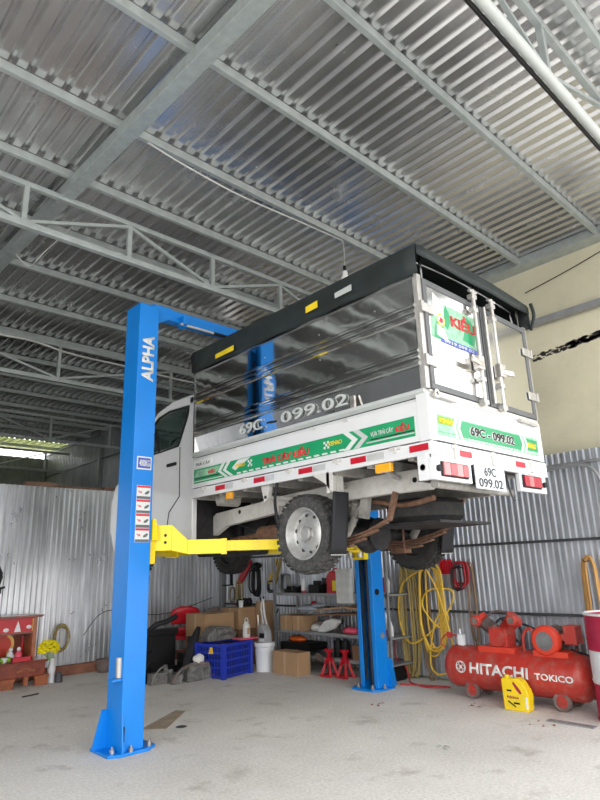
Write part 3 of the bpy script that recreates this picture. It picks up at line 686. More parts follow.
# sticker on the left door
def sp(pts, m, n='sticker', l=0.): return MB().plate([(x, YR-.0045-l, z) for x, z in pts], (0, -1, 0), .001).build(n, m, d1)
sp([(3.38, 2.9), (4.03, 2.9), (4.03, 3.2), (3.5, 3.2), (3.4, 3.1)], 'green_light')
sp([(3.42, 2.9), (3.5, 2.9), (3.55, 3.02), (3.52, 3.12), (3.44, 3.0)], 'green', 'sticker_leaf', .001)
sp([(3.52, 3.05), (3.6, 3.0), (3.66, 3.1), (3.6, 3.2)], 'green', 'sticker_leaf', .001)
sp([(3.8, 2.97), (3.95, 2.95), (4.02, 3.1), (3.88, 3.18)], 'green', 'sticker_leaf', .001)
sp([(3.42, 3.08), (3.56, 3.07), (3.57, 3.2), (3.44, 3.26)], 'decal_white', 'sticker_patch', .0015)
MB().lathe([(.05, -.001), (.05, 0), (.001, 0), (.001, -.001)], (3.52, YR-.0062, 3.06), 'y', 20).build('sticker_ring', 'decal_yellow', d1)
MB().lathe([(.038, -.001), (.038, 0), (.001, 0), (.001, -.001)], (3.52, YR-.0074, 3.06), 'y', 20).build('sticker_emblem', 'decal_white', d1)
sp([(3.49, 3.04), (3.53, 3.03), (3.55, 3.07), (3.51, 3.08)], 'decal_red', 'sticker_emblem', .0032)
sp([(3.45, 2.93), (3.6, 2.9), (3.56, 2.99), (3.46, 3.02)], 'decal_grey', 'sticker_motorbike', .002)
sp([(3.5, 2.885), (4.03, 2.885), (4.03, 2.925), (3.5, 2.93)], 'decal_blue', 'sticker_band', .0015)
text('KIỀU', 'lettering', 'decal_red', d1, (3.65, YR-.0065, 3.045), (1, 0, 0), (0, 0, 1), .34, .13, bold=.04)
text('0919 099 02', 'lettering', 'decal_white', d1, (3.54, YR-.0075, 2.893), (1, 0, 0), (0, 0, 1), .4, .024)

# -- tarpaulin over the top
mb = MB()
nx, ny = 12, 26
def tp(i, j):
    x = XL-.03+(XR-XL+.06)*i/nx; y = YR-.03+(YF-YR+.03)*j/ny
    z = 3.575+.03*math.sin(PI*i/nx)+.008*math.sin(j*1.3)*math.sin(i*.9)
    return (x, y, z)
top = [[mb.bm.verts.new(tp(i, j)) for j in range(ny+1)] for i in range(nx+1)]
for i in range(nx):
    for j in range(ny): mb.face([top[i][j], top[i+1][j], top[i+1][j+1], top[i][j+1]])
for i in (0, nx):                                   # side drops with shallow folds
    prev = top[i]
    for k, z in enumerate((3.53, 3.46, 3.4, 3.35)):
        s = -1 if i == 0 else 1
        row = [mb.bm.verts.new((tp(i, j)[0]+s*(.012*math.sin(j*.8+k)+.01-.004*k), tp(i, j)[1], z-.004*math.sin(j*1.7))) for j in range(ny+1)]
        for j in range(ny): mb.face([prev[j], prev[j+1], row[j+1], row[j]])
        prev = row
for j in (0, ny):
    prev = [top[i][j] for i in range(nx+1)]
    for k, z in enumerate((3.54, 3.485) if j == 0 else (3.5, 3.36)):
        row = [mb.bm.verts.new((tp(i, j)[0], tp(i, j)[1]+(-.01 if j == 0 else .01), z+.006*math.sin(i*1.1))) for i in range(nx+1)]
        for i in range(nx): mb.face([prev[i], prev[i+1], row[i+1], row[i]])
        prev = row
tarp = mb.build('tarpaulin', 'tarp', truck, smooth=True)
sm = tarp.modifiers.new('Solidify', 'SOLIDIFY'); sm.thickness = .006
for a, b, z0, z1, m in ((4.6, 4.3, 3.375, 3.43, 'decal_yellow'), (3.29, 3.15, 3.41, 3.475, 'decal_yellow'), (2.95, 2.77, 3.42, 3.475, 'decal_grey')):
    MB().plate([(XL-.055, a, z0), (XL-.055, b, z0+.004), (XL-.055, b, z1), (XL-.055, a, z1-.01)], (-1, 0, 0), .003).build('tarp_patch', m, tarp)
MB().tube(catmull([(XR+.02, YR-.07, 3.58), (XR+.035, YR-.08, 3.47), (XR+.02, YR-.06, 3.38), (XR+.0, YR-.05, 3.33)], 4), [.016]*13, 8).build('tarp_flap', 'tarp', tarp, smooth=True)
for x in (3.37, 4.09, 4.82): MB().bar((x, YR+.03, 3.33), (x, YR+.03, 3.56), .014, .02).build('hoop_post', 'steel_rib', truck)
for y in (2.3, 3.0, 3.7, 4.4, 5.0):
    MB().tube(catmull([(XL+.05, y, 3.34), (XL+.06, y, 3.5), (XL+.14, y, 3.54), (4.085, y, 3.57), (XR-.14, y, 3.54), (XR-.06, y, 3.5), (XR-.05, y, 3.34)], 5), .012, 8).build('hoop', 'steel_rib', truck, smooth=True)

# -- chassis
for x in (3.66, 4.51):
    poly = [(2.42, 1.95), (2.5, 1.87), (3.0, 1.875), (4.05, 1.86), (4.35, 1.83), (5.0, 1.78), (5.3, 1.66), (6.6, 1.6), (6.6, 1.72), (5.45, 1.76), (5.15, 1.92), (4.5, 1.96), (4.2, 1.99), (3.0, 2.03), (2.42, 2.03)]
    c = MB().prism(poly, 'x', x-.035, x+.035).build('chassis_rail', 'white_dirty' if x < 4 else 'under_grey', truck, bevel=.005)
    if x < 4:
        for y in (2.62, 4.75): MB().cyl((x-.038, y, 1.95 if y < 3 else 1.9), (x-.034, y, 1.95 if y < 3 else 1.9), .02, 14).build('rail_hole', 'black', c)
for y in (2.55, 3.9, 4.6): MB().cyl((3.66, y, 1.94), (4.51, y, 1.94), .035, 14).build('chassis_crossbar', 'under_grey', truck, smooth=True)
MB().prism([(4.02, 2.045), (3.9, 2.045), (3.93, 1.93), (3.98, 1.9)], 'x', XL+.03, XL+.07).box(XL+.03, 3.66, 3.94, 3.98, 1.93, 1.96).build('bed_bracket', 'white_dirty', truck, bevel=.003)
MB().prism([(4.82, 2.045), (4.7, 2.045), (4.73, 1.97), (4.78, 1.95)], 'x', XL+.1, 3.62).build('bed_bracket', 'under_grey', truck, bevel=.003)
for y in (2.75, 3.3): MB().tube(catmull([(3.6, y, 1.98), (3.45, y-.03, 2.0), (3.36, y-.06, 2.05)], 4), .022, 8).build('bed_bracket', 'under_grey', truck, smooth=True)
MB().tube(catmull([(XL+.02, 3.78, 2.07), (XL-.0, 3.8, 1.9), (XL+.02, 3.79, 1.7)], 5), .013, 8).ball((XL+.02, 3.79, 1.69), .022, seg=8, rings=6).build('hanging_stay', 'rubber', truck, smooth=True)
# mudguard and flap behind the rear wheel
def guard(x0, x1, dark):
    g = MB()
    n = 8
    for i in range(n):
        xa = x0+(x1-x0)*i/n; d = .008*(i % 2)
        g.box(xa, xa+(x1-x0)/n, 3.15+d, 3.18+d, 1.89, 2.05)
    g.prism([(3.12, 2.05), (3.34, 2.05), (3.2, 1.97), (3.12, 1.89)], 'x', x0, x0+.012)
    g.build('mudguard_bracket', 'white_dirty', truck)
    f = MB(); nz = 9; rows = []
    for k in range(nz+1):
        z = 1.9-.46*k/nz; y = 3.12+.055*(k/nz)**1.3
        rows.append([f.bm.verts.new((x0+(x1-x0)*i/6, y, z)) for i in range(7)])
    for k in range(nz):
        for i in range(6): f.face([rows[k][i], rows[k][i+1], rows[k+1][i+1], rows[k+1][i]])
    o = f.build('mudflap', 'rubber', truck, smooth=True)
    s = o.modifiers.new('Solidify', 'SOLIDIFY'); s.thickness = .012
    t = MB()
    for i in range(9): t.prism([(x0+.008+i*(x1-x0)/9, 1.452), (x0+.02+i*(x1-x0)/9, 1.452), (x0+.014+i*(x1-x0)/9, 1.43)], 'y', 3.165, 3.178)
    t.build('flap_teeth', 'decal_white', o)
guard(3.262, 3.43, False); guard(4.7, 4.88, True)
# axle, springs, shaft
MB().cyl((3.45, 3.5, 1.61), (4.72, 3.5, 1.61), .045, 18).build('rear_axle', 'under_black', truck, smooth=True)
MB().ball((4.09, 3.5, 1.61), .16, (.85, .8, 1), 22, 14).cyl((3.8, 3.5, 1.61), (4.0, 3.5, 1.61), .05, 18, .11).cyl((4.38, 3.5, 1.61), (4.18, 3.5, 1.61), .05, 18, .11).cyl((4.09, 3.6, 1.62), (4.09, 3.85, 1.65), .1, 14, .05).build('differential', 'under_black', truck, smooth=True)
MB().lathe([(.14, .0), (.14, .02), (.12, .03), (.06, .055), (.01, .06)], (4.09, 3.36, 1.61), 'y', 20).build('differential_cover', 'under_black', truck, smooth=True)
MB().cyl((4.09, 3.85, 1.65), (4.09, 5.6, 1.7), .035, 14).build('prop_shaft', 'under_grey', truck, smooth=True)
for x in (3.62, 4.54):
    sp_ = MB()
    for k in range(4):
        L = .62-.13*k
        pts = [(x, 3.5+L*t, 1.55-.02*k+.13*(t*t)*(L/.62)**2) for t in (-1, -.66, -.33, 0, .33, .66, 1)]
        for a, b in zip(pts, pts[1:]): sp_.bar(a, b, .06, .014)
    sp_.build('leaf_spring', 'rust', truck)
    MB().box(x-.05, x+.05, 3.42, 3.58, 1.45, 1.5).cyl((x-.04, 3.43, 1.45), (x-.04, 3.43, 1.68), .01, 8).cyl((x+.04, 3.57, 1.45), (x+.04, 3.57, 1.68), .01, 8).build('spring_plate', 'rust', truck)
    MB().bar((x, 4.13, 1.68), (x, 4.1, 1.9), .05, .05).build('spring_hanger', 'under_grey', truck)
    MB().bar((x, 2.88, 1.68), (x, 2.8, 1.88), .03, .04).build('spring_hanger', 'rust', truck)
    MB().bar((x+.1, 3.45, 1.6), (x+.12, 3.2, 1.88), .03, .03).cyl((x+.1, 3.43, 1.58), (x+.11, 3.32, 1.74), .03, 12).build('shock_absorber', 'under_grey', truck)
# white flexible pipe bracket near the axle on the lift side
MB().bar((3.72, 3.18, 1.9), (3.72, 3.22, 1.72), .05, .08).cyl((3.72, 3.3, 1.86), (3.8, 3.42, 1.68), .03, 12).build('exhaust_bracket', 'under_grey', truck)
# spare wheel carrier, rear bar
sw = MB().lathe([(.16, -.08), (.27, -.09), (.31, -.05), (.31, .05), (.27, .09), (.16, .08)], (4.12, 2.9, 1.76), 'z', 36, closed=True).build('spare_wheel', 'tyre_dark', truck, smooth=True)
MB().lathe([(.17, -.02), (.17, .02), (.01, .02), (.01, -.02)], (4.12, 2.86, 1.76), 'z', 24).build('spare_rim', 'hub_dark', sw)
MB().box(3.76, 4.48, 2.52, 3.2, 1.64, 1.66).build('carrier_tray', 'under_black', truck)
MB().cyl((3.4, 2.3, 1.87), (4.45, 2.3, 1.87), .03, 14).build('rear_bar', 'under_grey', truck, smooth=True)
MB().box(3.42, 4.3, 2.26, 2.44, 1.9, 2.0).build('rear_beam', 'under_black', truck)
MB().tube(catmull([(4.36, 2.28, 2.0), (4.37, 2.26, 1.85), (4.4, 2.25, 1.8), (4.43, 2.27, 1.83)], 4), .007, 6).build('tow_hook', 'dark_metal', truck, smooth=True)
# tank, engine, gearbox, exhaust under the bed
MB().box(3.82, 4.3, 4.15, 4.95, 1.66, 1.9).build('fuel_tank', 'under_black', truck, bevel=.03)
MB().cyl((3.78, 4.0, 1.7), (3.78, 4.6, 1.68), .07, 18).build('silencer', 'rust', truck, smooth=True)
MB().tube(catmull([(3.78, 4.6, 1.68), (3.85, 5.0, 1.66), (3.9, 5.5, 1.66)], 5), .025, 10).build('exhaust_pipe', 'rust', truck, smooth=True)
MB().tube(catmull([(3.78, 4.0, 1.7), (3.82, 3.8, 1.85), (3.8, 3.4, 1.9), (3.8, 2.9, 1.8), (3.75, 2.55, 1.82)], 5), .022, 10).build('tail_pipe', 'rust', truck, smooth=True)
MB().box(3.88, 4.3, 5.1, 5.9, 1.5, 1.95).cyl((4.09, 4.8, 1.68), (4.09, 5.1, 1.68), .09, 16, .16).build('engine', 'under_black', truck, bevel=.03)
MB().cyl((3.45, 6.36, 1.58), (4.7, 6.36, 1.58), .035, 14).build('front_axle', 'under_black', truck, smooth=True)
MB().tube(catmull([(3.7, 4.9, 1.8), (3.85, 4.7, 1.72), (3.75, 4.4, 1.83), (3.9, 4.2, 1.76), (3.8, 3.95, 1.86)], 5), .009, 6).build('brake_hose', 'rubber', truck, smooth=True)

# -- cab
X0, X1 = 3.31, 4.86
arch = [(6.42+.36*math.cos(a), 1.60+.36*math.sin(a)) for a in [PI*k/12 for k in range(13)]]
low = [(5.12, 1.62), (5.12, 2.66), (6.42, 2.64), (6.84, 2.35), (6.93, 2.1), (6.9, 1.85), (6.8, 1.6)]+arch
mid = [(5.12, 2.08), (5.12, 2.66), (6.42, 2.64), (6.84, 2.35), (6.93, 2.1), (6.9, 2.0)]
MB().box(X0+.07, X1-.07, 5.2, 6.0, 1.62, 2.08).build('cab_underside', 'under_black', truck)
cb = MB().prism(low, 'x', X0, X0+.06).prism(low, 'x', X1-.06, X1).prism(mid, 'x', X0+.06, X1-.06).build('cab_body', 'white_paint', truck, bevel=.02, seg=3)
g = MB()
for x0, x1 in ((X0, X0+.05), (X1-.05, X1)):
    g.prism([(5.12, 2.64), (5.12, 3.14), (5.2, 3.14), (5.22, 2.95), (5.4, 2.64)], 'x', x0, x1)       # rear pillar
    g.prism([(6.0, 2.93), (6.06, 2.98), (6.5, 2.64), (6.42, 2.64)], 'x', x0, x1)                     # front pillar
    g.prism([(5.12, 3.05), (5.12, 3.15), (5.6, 3.15), (5.86, 3.10), (6.06, 2.98), (6.0, 2.93), (5.84, 3.02), (5.6, 3.05)], 'x', x0, x1)
g.prism([(5.12, 3.11), (5.12, 3.17), (5.6, 3.17), (5.86, 3.12), (6.08, 2.98), (6.03, 2.95), (5.84, 3.07), (5.6, 3.11)], 'x', X0+.02, X1-.02)
g.prism([(5.12, 2.64), (5.12, 3.15), (5.15, 3.15), (5.15, 2.64)], 'x', X0+.02, X0+.4).prism([(5.12, 2.64), (5.12, 3.15), (5.15, 3.15), (5.15, 2.64)], 'x', X1-.4, X1-.02)
g.build('cab_roof', 'white_paint', truck, bevel=.012)
MB().prism([(6.04, 2.94), (6.07, 2.96), (6.5, 2.65), (6.46, 2.63)], 'x', X0+.05, X1-.05).build('windscreen', 'glass', truck)
for x, s in ((X0, 1), (X1, -1)):
    dp = [(5.37, 2.62), (5.36, 2.1), (5.56, 1.95), (5.6, 1.72), (5.96, 1.66), (6.0, 1.72), (6.08, 1.95), (6.3, 2.1), (6.4, 2.62)]
    d = MB().prism(dp, 'x', min(x, x-s*.006), max(x, x-s*.006)).build('cab_door', 'white_paint', truck, bevel=.004)
    sh = MB()
    line = dp[:4]
    for a, b in zip(line, line[1:]): sh.bar((x-s*.004, a[0]-.002, a[1]), (x-s*.004, b[0]-.002, b[1]), .008, .005, up=(1, 0, 0))
    sh.build('door_gap', 'rubber', d)
    MB().prism([(5.23, 3.03), (5.42, 2.65), (5.78, 2.65), (5.8, 2.66), (6.36, 2.66), (5.98, 2.93), (5.83, 3.01), (5.6, 3.04)], 'x', min(x+s*.012, x+s*.018), max(x+s*.012, x+s*.018)).build('window_glass', 'glass', d)
    fr = MB(); wp = [(5.21, 3.04), (5.4, 2.64), (5.8, 2.63), (6.38, 2.64), (5.98, 2.95), (5.83, 3.03), (5.6, 3.06)]
    for a, b in zip(wp, wp[1:]+wp[:1]): fr.bar((x+s*.004, *a), (x+s*.004, *b), .018, .022, up=(1, 0, 0))
    fr.bar((x+s*.006, 5.8, 2.63), (x+s*.006, 5.95, 2.95), .02, .03, up=(1, 0, 0))
    fr.build('window_frame', 'rubber', d)
    MB().box(min(x, x-s*.03), max(x, x-s*.03), 5.42, 5.6, 2.435, 2.47).build('door_handle', 'black', d, bevel=.01)
    MB().cyl((x, 5.42, 2.39), (x-s*.006, 5.42, 2.39), .009, 10).build('door_lock', 'black', d)
    mr = MB().bar((x, 6.1, 2.68), (x-s*.14, 6.1, 2.74), .02, .02).box(min(x-s*.1, x-s*.26), max(x-s*.1, x-s*.26), 6.08, 6.12, 2.66, 2.86).build('side_mirror', 'black', truck, bevel=.01)
sc = MB().box(3.5, 4.0, 5.25, 5.7, 2.2, 2.5).box(3.5, 4.0, 5.2, 5.32, 2.5, 2.98).build('seat', 'dark_in', truck, bevel=.03)
MB().box(4.15, 4.65, 5.25, 5.7, 2.2, 2.5).box(4.15, 4.65, 5.2, 5.32, 2.5, 2.98).build('seat', 'dark_in', truck, bevel=.03)
MB().lathe([(.19, 0), (.2, .012), (.19, .024), (.18, .012)], (3.75, 6.0, 2.7), 'y', 28, closed=True).build('steering_wheel', 'black', truck, smooth=True)
MB().box(X0+.06, X1-.06, 6.1, 6.4, 2.6, 2.68).build('dashboard', 'dark_in', truck, bevel=.02)
MB().box(X0+.1, X1-.1, 6.84, 6.95, 1.65, 1.85).build('front_bumper', 'white_paint', truck, bevel=.02)
for x in (3.42, 4.55): MB().box(x, x+.22, 6.86, 6.95, 2.0, 2.16).build('headlamp', 'glass', truck, bevel=.02)
MB().cyl((X0-.001, 5.2, 1.9), (X0-.004, 5.2, 1.9), .008, 8).build('body_plug', 'decal_grey', truck)

# ================================================================== AIR COMPRESSOR
AX, AZ, AR = 5.985, .285, .21
comp = thing('air_compressor', (AX, 3.3, 0), 'dusty red wheeled air compressor with a long horizontal tank by the corrugated fence', 'air compressor')
prof = [(.0001, 2.5), (.09, 2.51), (.16, 2.54), (.2, 2.58), (AR, 2.63), (AR, 3.93), (.2, 3.98), (.16, 4.02), (.09, 4.05), (.0001, 4.06)]
tank = MB().lathe(prof, (AX, 0, AZ), 'y', 40, closed=False).build('tank', 'red', comp, smooth=True)
MB().cyl((AX, 4.05, AZ), (AX, 4.08, AZ), .03, 12).build('tank_plug', 'red', tank)
def bend_text(s, z0, h, y, w, m, bold):
    o = text(s, 'lettering', m, tank, (AX-AR-.001, y, z0), (0, -1, 0), (0, 0, 1), w, h, depth=.0015, bold=bold)
    L = Vector(LOC[tank.name]); bm = bmesh.new(); bm.from_mesh(o.data)
    for k in range(1, 10): bmesh.ops.bisect_plane(bm, geom=bm.verts[:]+bm.edges[:]+bm.faces[:], plane_co=(0, 0, z0+h*k/10-L.z), plane_no=(0, 0, 1))
    bm.to_mesh(o.data); bm.free()
    for v in o.data.vertices:
        z = v.co.z+L.z-AZ; e = (AX-AR-.001)-(v.co.x+L.x)
        v.co.x = AX-math.sqrt(max(AR*AR-z*z, 0))-.001-max(e, 0)-L.x
    return o
bend_text('HITACHI', .252, .105, 3.69, .635, 'decal_white', .03)
bend_text('TOKICO', .262, .058, 2.99, .37, 'decal_white', .03)
em = MB()
for (r0, r1) in ((.05, .058), ):
    em.lathe([(r1, 0), (r1, .002), (r0, .002), (r0, 0)], (AX-math.sqrt(AR**2-.02**2)-.003, 3.79, .305), 'x', 28, closed=True)
for k in range(4):
    a = k*PI/2
    em.lathe([(.024, 0), (.024, .002), (.017, .002), (.017, 0)], (AX-AR-.003, 3.79+.028*math.cos(a), .305+.028*math.sin(a)), 'x', 14, closed=True)
em.lathe([(.018, 0), (.018, .002), (.0001, .002), (.0001, 0)], (AX-AR-.004, 3.79, .305), 'x', 14)
em.build('emblem', 'decal_white', tank)
for y in (3.72, 2.78):
    for x, s in ((5.85, -1), (6.14, 1)):
        wv = MB().lathe([(.055, -.02), (.078, -.022), (.084, -.012), (.084, .012), (.078, .022), (.055, .02)], (x, y, .084), 'x', 24, closed=True).build('caster', 'cast', comp, smooth=True)
        b = MB().lathe([(.056, -.012), (.03, -.008), (.022, -.022), (.008, -.024), (.0001, -.024), (.0001, .02), (.056, .012)], (x, y, .084), 'x', 20).build('caster_disc', 'red', wv, smooth=True)
        MB().bar((x+.03, y, .084), (x+.02 if s < 0 else x-.05, y, .16), .03, .05, up=(0, 1, 0)).cyl((x-.03, y, .084), (x+.04, y, .084), .012, 10).build('caster_fork', 'red', comp)
for a, b in ((3.22, 3.62), (2.68, 3.02)): MB().prism([(AX-.12, AZ+.165), (AX+.12, AZ+.165), (AX+.12, AZ+.225), (AX-.12, AZ+.225)], 'y', a, b).build('mounting_saddle', 'red_bright', comp, bevel=.004)
# pump
MB().box(5.9, 6.08, 3.3, 3.5, .51, .7).box(5.89, 5.9, 3.33, 3.47, .54, .67).cyl((5.88, 3.4, .6), (6.12, 3.4, .6), .09, 20).build('crankcase', 'red', comp, bevel=.012)
MB().box(5.885, 5.895, 3.34, 3.46, .55, .66).build('inspection_cover', 'cast', comp)
for sy, y1_, z1_ in ((1, 3.6, .76), (-1, 3.22, .78)):
    p0 = Vector((5.97, 3.4+sy*.03, .64)); p1 = Vector((5.95, y1_, z1_)); d = (p1-p0)
    c = MB()
    n = 9
    pts, rad = [], []
    for k in range(n*2):
        t = .25+.6*k/(n*2); pts.append(p0+d*t); rad.append(.055 if k % 2 else .072)
    c.tube([p0]+pts, [.06]+rad, 18)
    cyl_ = c.build('cylinder', 'cast' if sy > 0 else 'red', comp)
    hd = MB().tube([p0+d*.85, p0+d*.9, p0+d*1.08, p0+d*1.12], [.07, .085, .085, .06], 20).build('cylinder_head', 'red', cyl_, smooth=True)
    fp = Vector((5.86, y1_+sy*.015, z1_-.005))
    MB().cyl(fp, fp+Vector((.06, 0, 0)), .058, 20).cyl(fp-Vector((.02, 0, 0)), fp, .045, 20, .055).build('air_filter', 'red', cyl_, smooth=True)
    MB().cyl(fp-Vector((.022, 0, 0)), fp-Vector((.015, 0, 0)), .034, 16).build('filter_face', 'cast', cyl_)
MB().tube(catmull([(6.0, 3.57, .78), (6.02, 3.48, .84), (6.02, 3.35, .84), (5.99, 3.24, .8)], 5), .012, 8).build('copper_pipe', 'cast', comp, smooth=True)
MB().tube(catmull([(5.93, 3.14, .48), (5.92, 3.13, .62), (5.92, 3.08, .69), (5.92, 3.03, .68), (5.92, 3.02, .5)], 6), .014, 8).build('delivery_pipe', 'red', comp, smooth=True)
fl = MB().lathe([(.15, -.018), (.165, -.018), (.165, .018), (.15, .018)], (6.12, 3.4, .62), 'x', 32, closed=True).lathe([(.05, -.015), (.05, .015), (.0001, .015), (.0001, -.015)], (6.12, 3.4, .62), 'x', 16)
for k in range(5):
    a = 2*PI*k/5; fl.bar((6.12, 3.4, .62), (6.12, 3.4+.16*math.cos(a), .62+.16*math.sin(a)), .02, .03, up=(1, 0, 0))
fl.build('flywheel', 'dark_metal', comp, smooth=True)
# motor
my, mz = 2.885, .6
mo = MB().cyl((5.93, my, mz), (6.2, my, mz), .11, 26)
for k in range(26):
    a = 2*PI*k/26; mo.bar((5.95, my+.11*math.cos(a), mz+.11*math.sin(a)), (6.17, my+.11*math.cos(a), mz+.11*math.sin(a)), .006, .03, up=(0, math.cos(a), math.sin(a)))
mot = mo.box(5.94, 6.16, my-.09, my+.09, .5, .52).build('motor', 'cast', comp, smooth=True)
MB().lathe([(.085, -.02), (.12, -.018), (.138, .0), (.142, .03), (.138, .07), (.12, .07), (.09, .0)], (5.87, my, mz), 'x', 36, closed=True).build('fan_cover', 'red_bright', mot, smooth=True)
gr = MB()
for r in (.02, .035, .05, .065, .08): gr.lathe([(r, -.004), (r+.006, -.004), (r+.006, .004), (r, .004)], (5.86, my, mz), 'x', 28, closed=True)
for k in range(8):
    a = PI*k/8; gr.bar((5.862, my-.088*math.cos(a), mz-.088*math.sin(a)), (5.862, my+.088*math.cos(a), mz+.088*math.sin(a)), .005, .006, up=(1, 0, 0))
gr.build('fan_grille', 'grey_metal', mot)
MB().box(5.95, 6.1, my-.27, my-.15, .57, .74).box(5.95, 6.1, my-.16, my-.09, .6, .66).build('junction_box', 'red', mot, bevel=.01)
MB().prism([(my+.12, .66), (my+.5, .78), (my+.5, .77), (my+.12, .64)], 'x', 6.1, 6.13).build('drive_belt', 'rubber', comp)
MB().box(5.93, 5.98, 3.83, 3.9, .49, .6).cyl((5.95, 3.87, .6), (5.95, 3.87, .66), .012, 8).build('pressure_switch', 'white_plastic', comp, bevel=.004)
MB().tube(catmull([(5.95, 4.08, .45), (5.94, 4.12, .52), (5.94, 4.02, .6), (5.94, 3.9, .58)], 5), .009, 6).box(5.925, 5.955, 3.98, 4.03, .56, .62).build('valve_fitting', 'red', comp)
MB().tube(catmull([(6.0, 2.7, .52), (5.98, 2.6, .5), (5.96, 2.52, .48), (5.95, 2.5, .4)], 5), .01, 6).build('motor_cable', 'cable_black', comp)

# oil jug
jy, jx = 3.12, 5.66
jug = thing('oil_jug', (jx, jy, 0), 'yellow plastic engine oil jug standing on the floor in front of the red compressor', 'oil jug')
jp = [(3.245, 0), (3.0, 0), (2.995, .02), (2.985, .14), (3.0, .19), (3.05, .265), (3.09, .285), (3.15, .275), (3.165, .262), (3.175, .275), (3.235, .28), (3.25, .26)]
b = MB(); hole = [(3.125, .255), (3.06, .18), (3.05, .155), (3.07, .15), (3.1, .18), (3.135, .235)]
b.prism(jp, 'x', jx-.05, jx+.05)
body = b.build('jug_body', 'oil_yellow', jug, bevel=.008)
MB().prism(hole, 'x', jx-.0515, jx-.0495).build('handle_opening', 'drum_red', jug)
MB().cyl((jx, 3.21, .275), (jx, 3.21, .3), .022, 16).build('cap', 'oil_yellow', jug)
MB().box(jx-.0512, jx-.05, 3.02, 3.23, .02, .15).build('label', 'decal_yellow', jug)
text('Advance', 'lettering', 'drum_red', jug, (jx-.052, 3.205, .105), (0, -1, 0), (0, 0, 1), .12, .028, bold=.02)
MB().prism([(3.2, .075), (3.12, .03), (3.125, .045), (3.19, .085)], 'x', jx-.053, jx-.0515).box(jx-.053, jx-.0515, 3.08, 3.14, .06, .075).box(jx-.053, jx-.0515, 3.15, 3.2, .165, .18).build('label_mark', 'black', jug)
MB().box(jx-.0515, jx-.05, 3.0, 3.02, .03, .13).build('level_strip', 'white_plastic', jug)

# drum
dr = thing('oil_drum', (5.89, 2.2, 0), 'tall steel drum banded crimson and white at the right end of the compressor', 'drum')
dx, dy = 5.89, 2.18; R_ = .285
def dprof(z0, z1): return [(R_-.004, z0)]+[(R_+.004*math.sin((z0+(z1-z0)*k/14)*70), z0+(z1-z0)*k/14) for k in range(15)]+[(R_-.004, z1)]
MB().lathe([(R_+.006, 0), (R_+.008, .015), (R_, .025)]+[(R_, .3)]+[(R_-.02, .3), (R_-.02, 0)], (dx, dy, 0), 'z', 48, closed=True).build('lower_band', 'drum_red', dr, smooth=True)
MB().lathe([(R_, .3), (R_+.008, .32), (R_, .335), (R_, .57), (R_-.02, .57), (R_-.02, .3)], (dx, dy, 0), 'z', 48, closed=True).build('middle_band', 'drum_white', dr, smooth=True)
MB().lathe([(R_, .57), (R_+.004, .585), (R_, .6), (R_+.004, .62), (R_, .64), (R_+.004, .66), (R_, .68), (R_, .865), (R_-.02, .865), (R_-.02, .57)], (dx, dy, 0), 'z', 48, closed=True).build('upper_band', 'drum_red', dr, smooth=True)
MB().lathe([(R_-.01, .86), (R_+.008, .862), (R_+.01, .878), (R_-.005, .882), (R_-.012, .87)], (dx, dy, 0), 'z', 48, closed=True).build('rim', 'drum_white', dr, smooth=True)
MB().cyl((dx, dy, .85), (dx, dy, .856), R_-.012, 40).build('lid', 'drum_red', dr)

# ================================================================== HOSES ON THE RIGHT FENCE
def coil(y, zt, zb, w, n, r, x=6.43, jit=.04, top_w=.4, seed=1, tilt=0.):
    random.seed(seed); mb = MB()
    for k in range(n):
        a = w*random.uniform(.6, 1.1); b = zb+random.uniform(-jit, jit)*2; t = zt+random.uniform(-jit, jit)*.6; yo = y+random.uniform(-jit, jit)+tilt*k/n
        xo = x-r*1.6*(k % 4)-.005
        h = t-b
        pts = [(xo, yo, t), (xo, yo+a*top_w, t-h*.06), (xo, yo+a*.5*1.0, t-h*.3), (xo, yo+a*.55, t-h*.7), (xo, yo+a*.35, b+h*.06), (xo, yo, b), (xo, yo-a*.35, b+h*.07), (xo, yo-a*.5, t-h*.7), (xo, yo-a*.48, t-h*.3), (xo, yo-a*top_w, t-h*.06)]
        mb.tube(catmull(pts, 5, True), r, 7, closed=True)
    return mb
def hook(y, z, l='dark wall hook'):
    pass
o = coil(4.86, 1.34, .07, .22, 6, .011, x=6.40, seed=4, jit=.03, top_w=.35).build('hose_coil', 'hose_olive', smooth=True)
tag(o, 'long olive-yellow hose loops hanging on the fence, nearest the blue post', 'hose')
hc = coil(4.48, 1.33, .36, .36, 5, .011, x=6.36, seed=9, jit=.05).tube(catmull([(6.33, 4.55, 1.3), (6.32, 4.9, 1.1), (6.32, 4.98, .7), (6.32, 4.85, .42), (6.32, 4.6, .5), (6.32, 4.3, .75), (6.31, 4.15, .95), (6.31, 4.2, 1.05), (6.31, 4.5, 1.03), (6.31, 4.6, .85), (6.31, 4.4, .62), (6.31, 4.25, .7), (6.31, 4.3, .8), (6.31, 4.45, .65), (6.31, 4.55, .2), (6.31, 4.4, .1), (6.3, 4.2, .3), (6.3, 4.35, 1.0), (6.3, 4.5, 1.28)], 7), .011, 8).build('hose_coil', 'hose_yellow', smooth=True)
tag(hc, 'bright yellow tangled air hose hanging in loops on the fence left of the compressor', 'hose')
o = coil(4.62, 1.3, .03, .14, 4, .009, x=6.45, seed=14, jit=.04).build('hose_coil', 'hose_brown', smooth=True)
tag(o, 'thin brown hose loops behind the bright yellow hose', 'hose')
o = coil(4.08, 1.35, 1.08, .2, 5, .01, x=6.42, seed=5, jit=.02).build('cable_coil', 'hose_red', smooth=True)
tag(o, 'red cable coil hanging high beside the yellow hose', 'cable')
o = coil(4.1, 1.3, 1.02, .16, 3, .009, x=6.38, seed=6, jit=.02).build('cable_coil', 'cable_black', smooth=True)
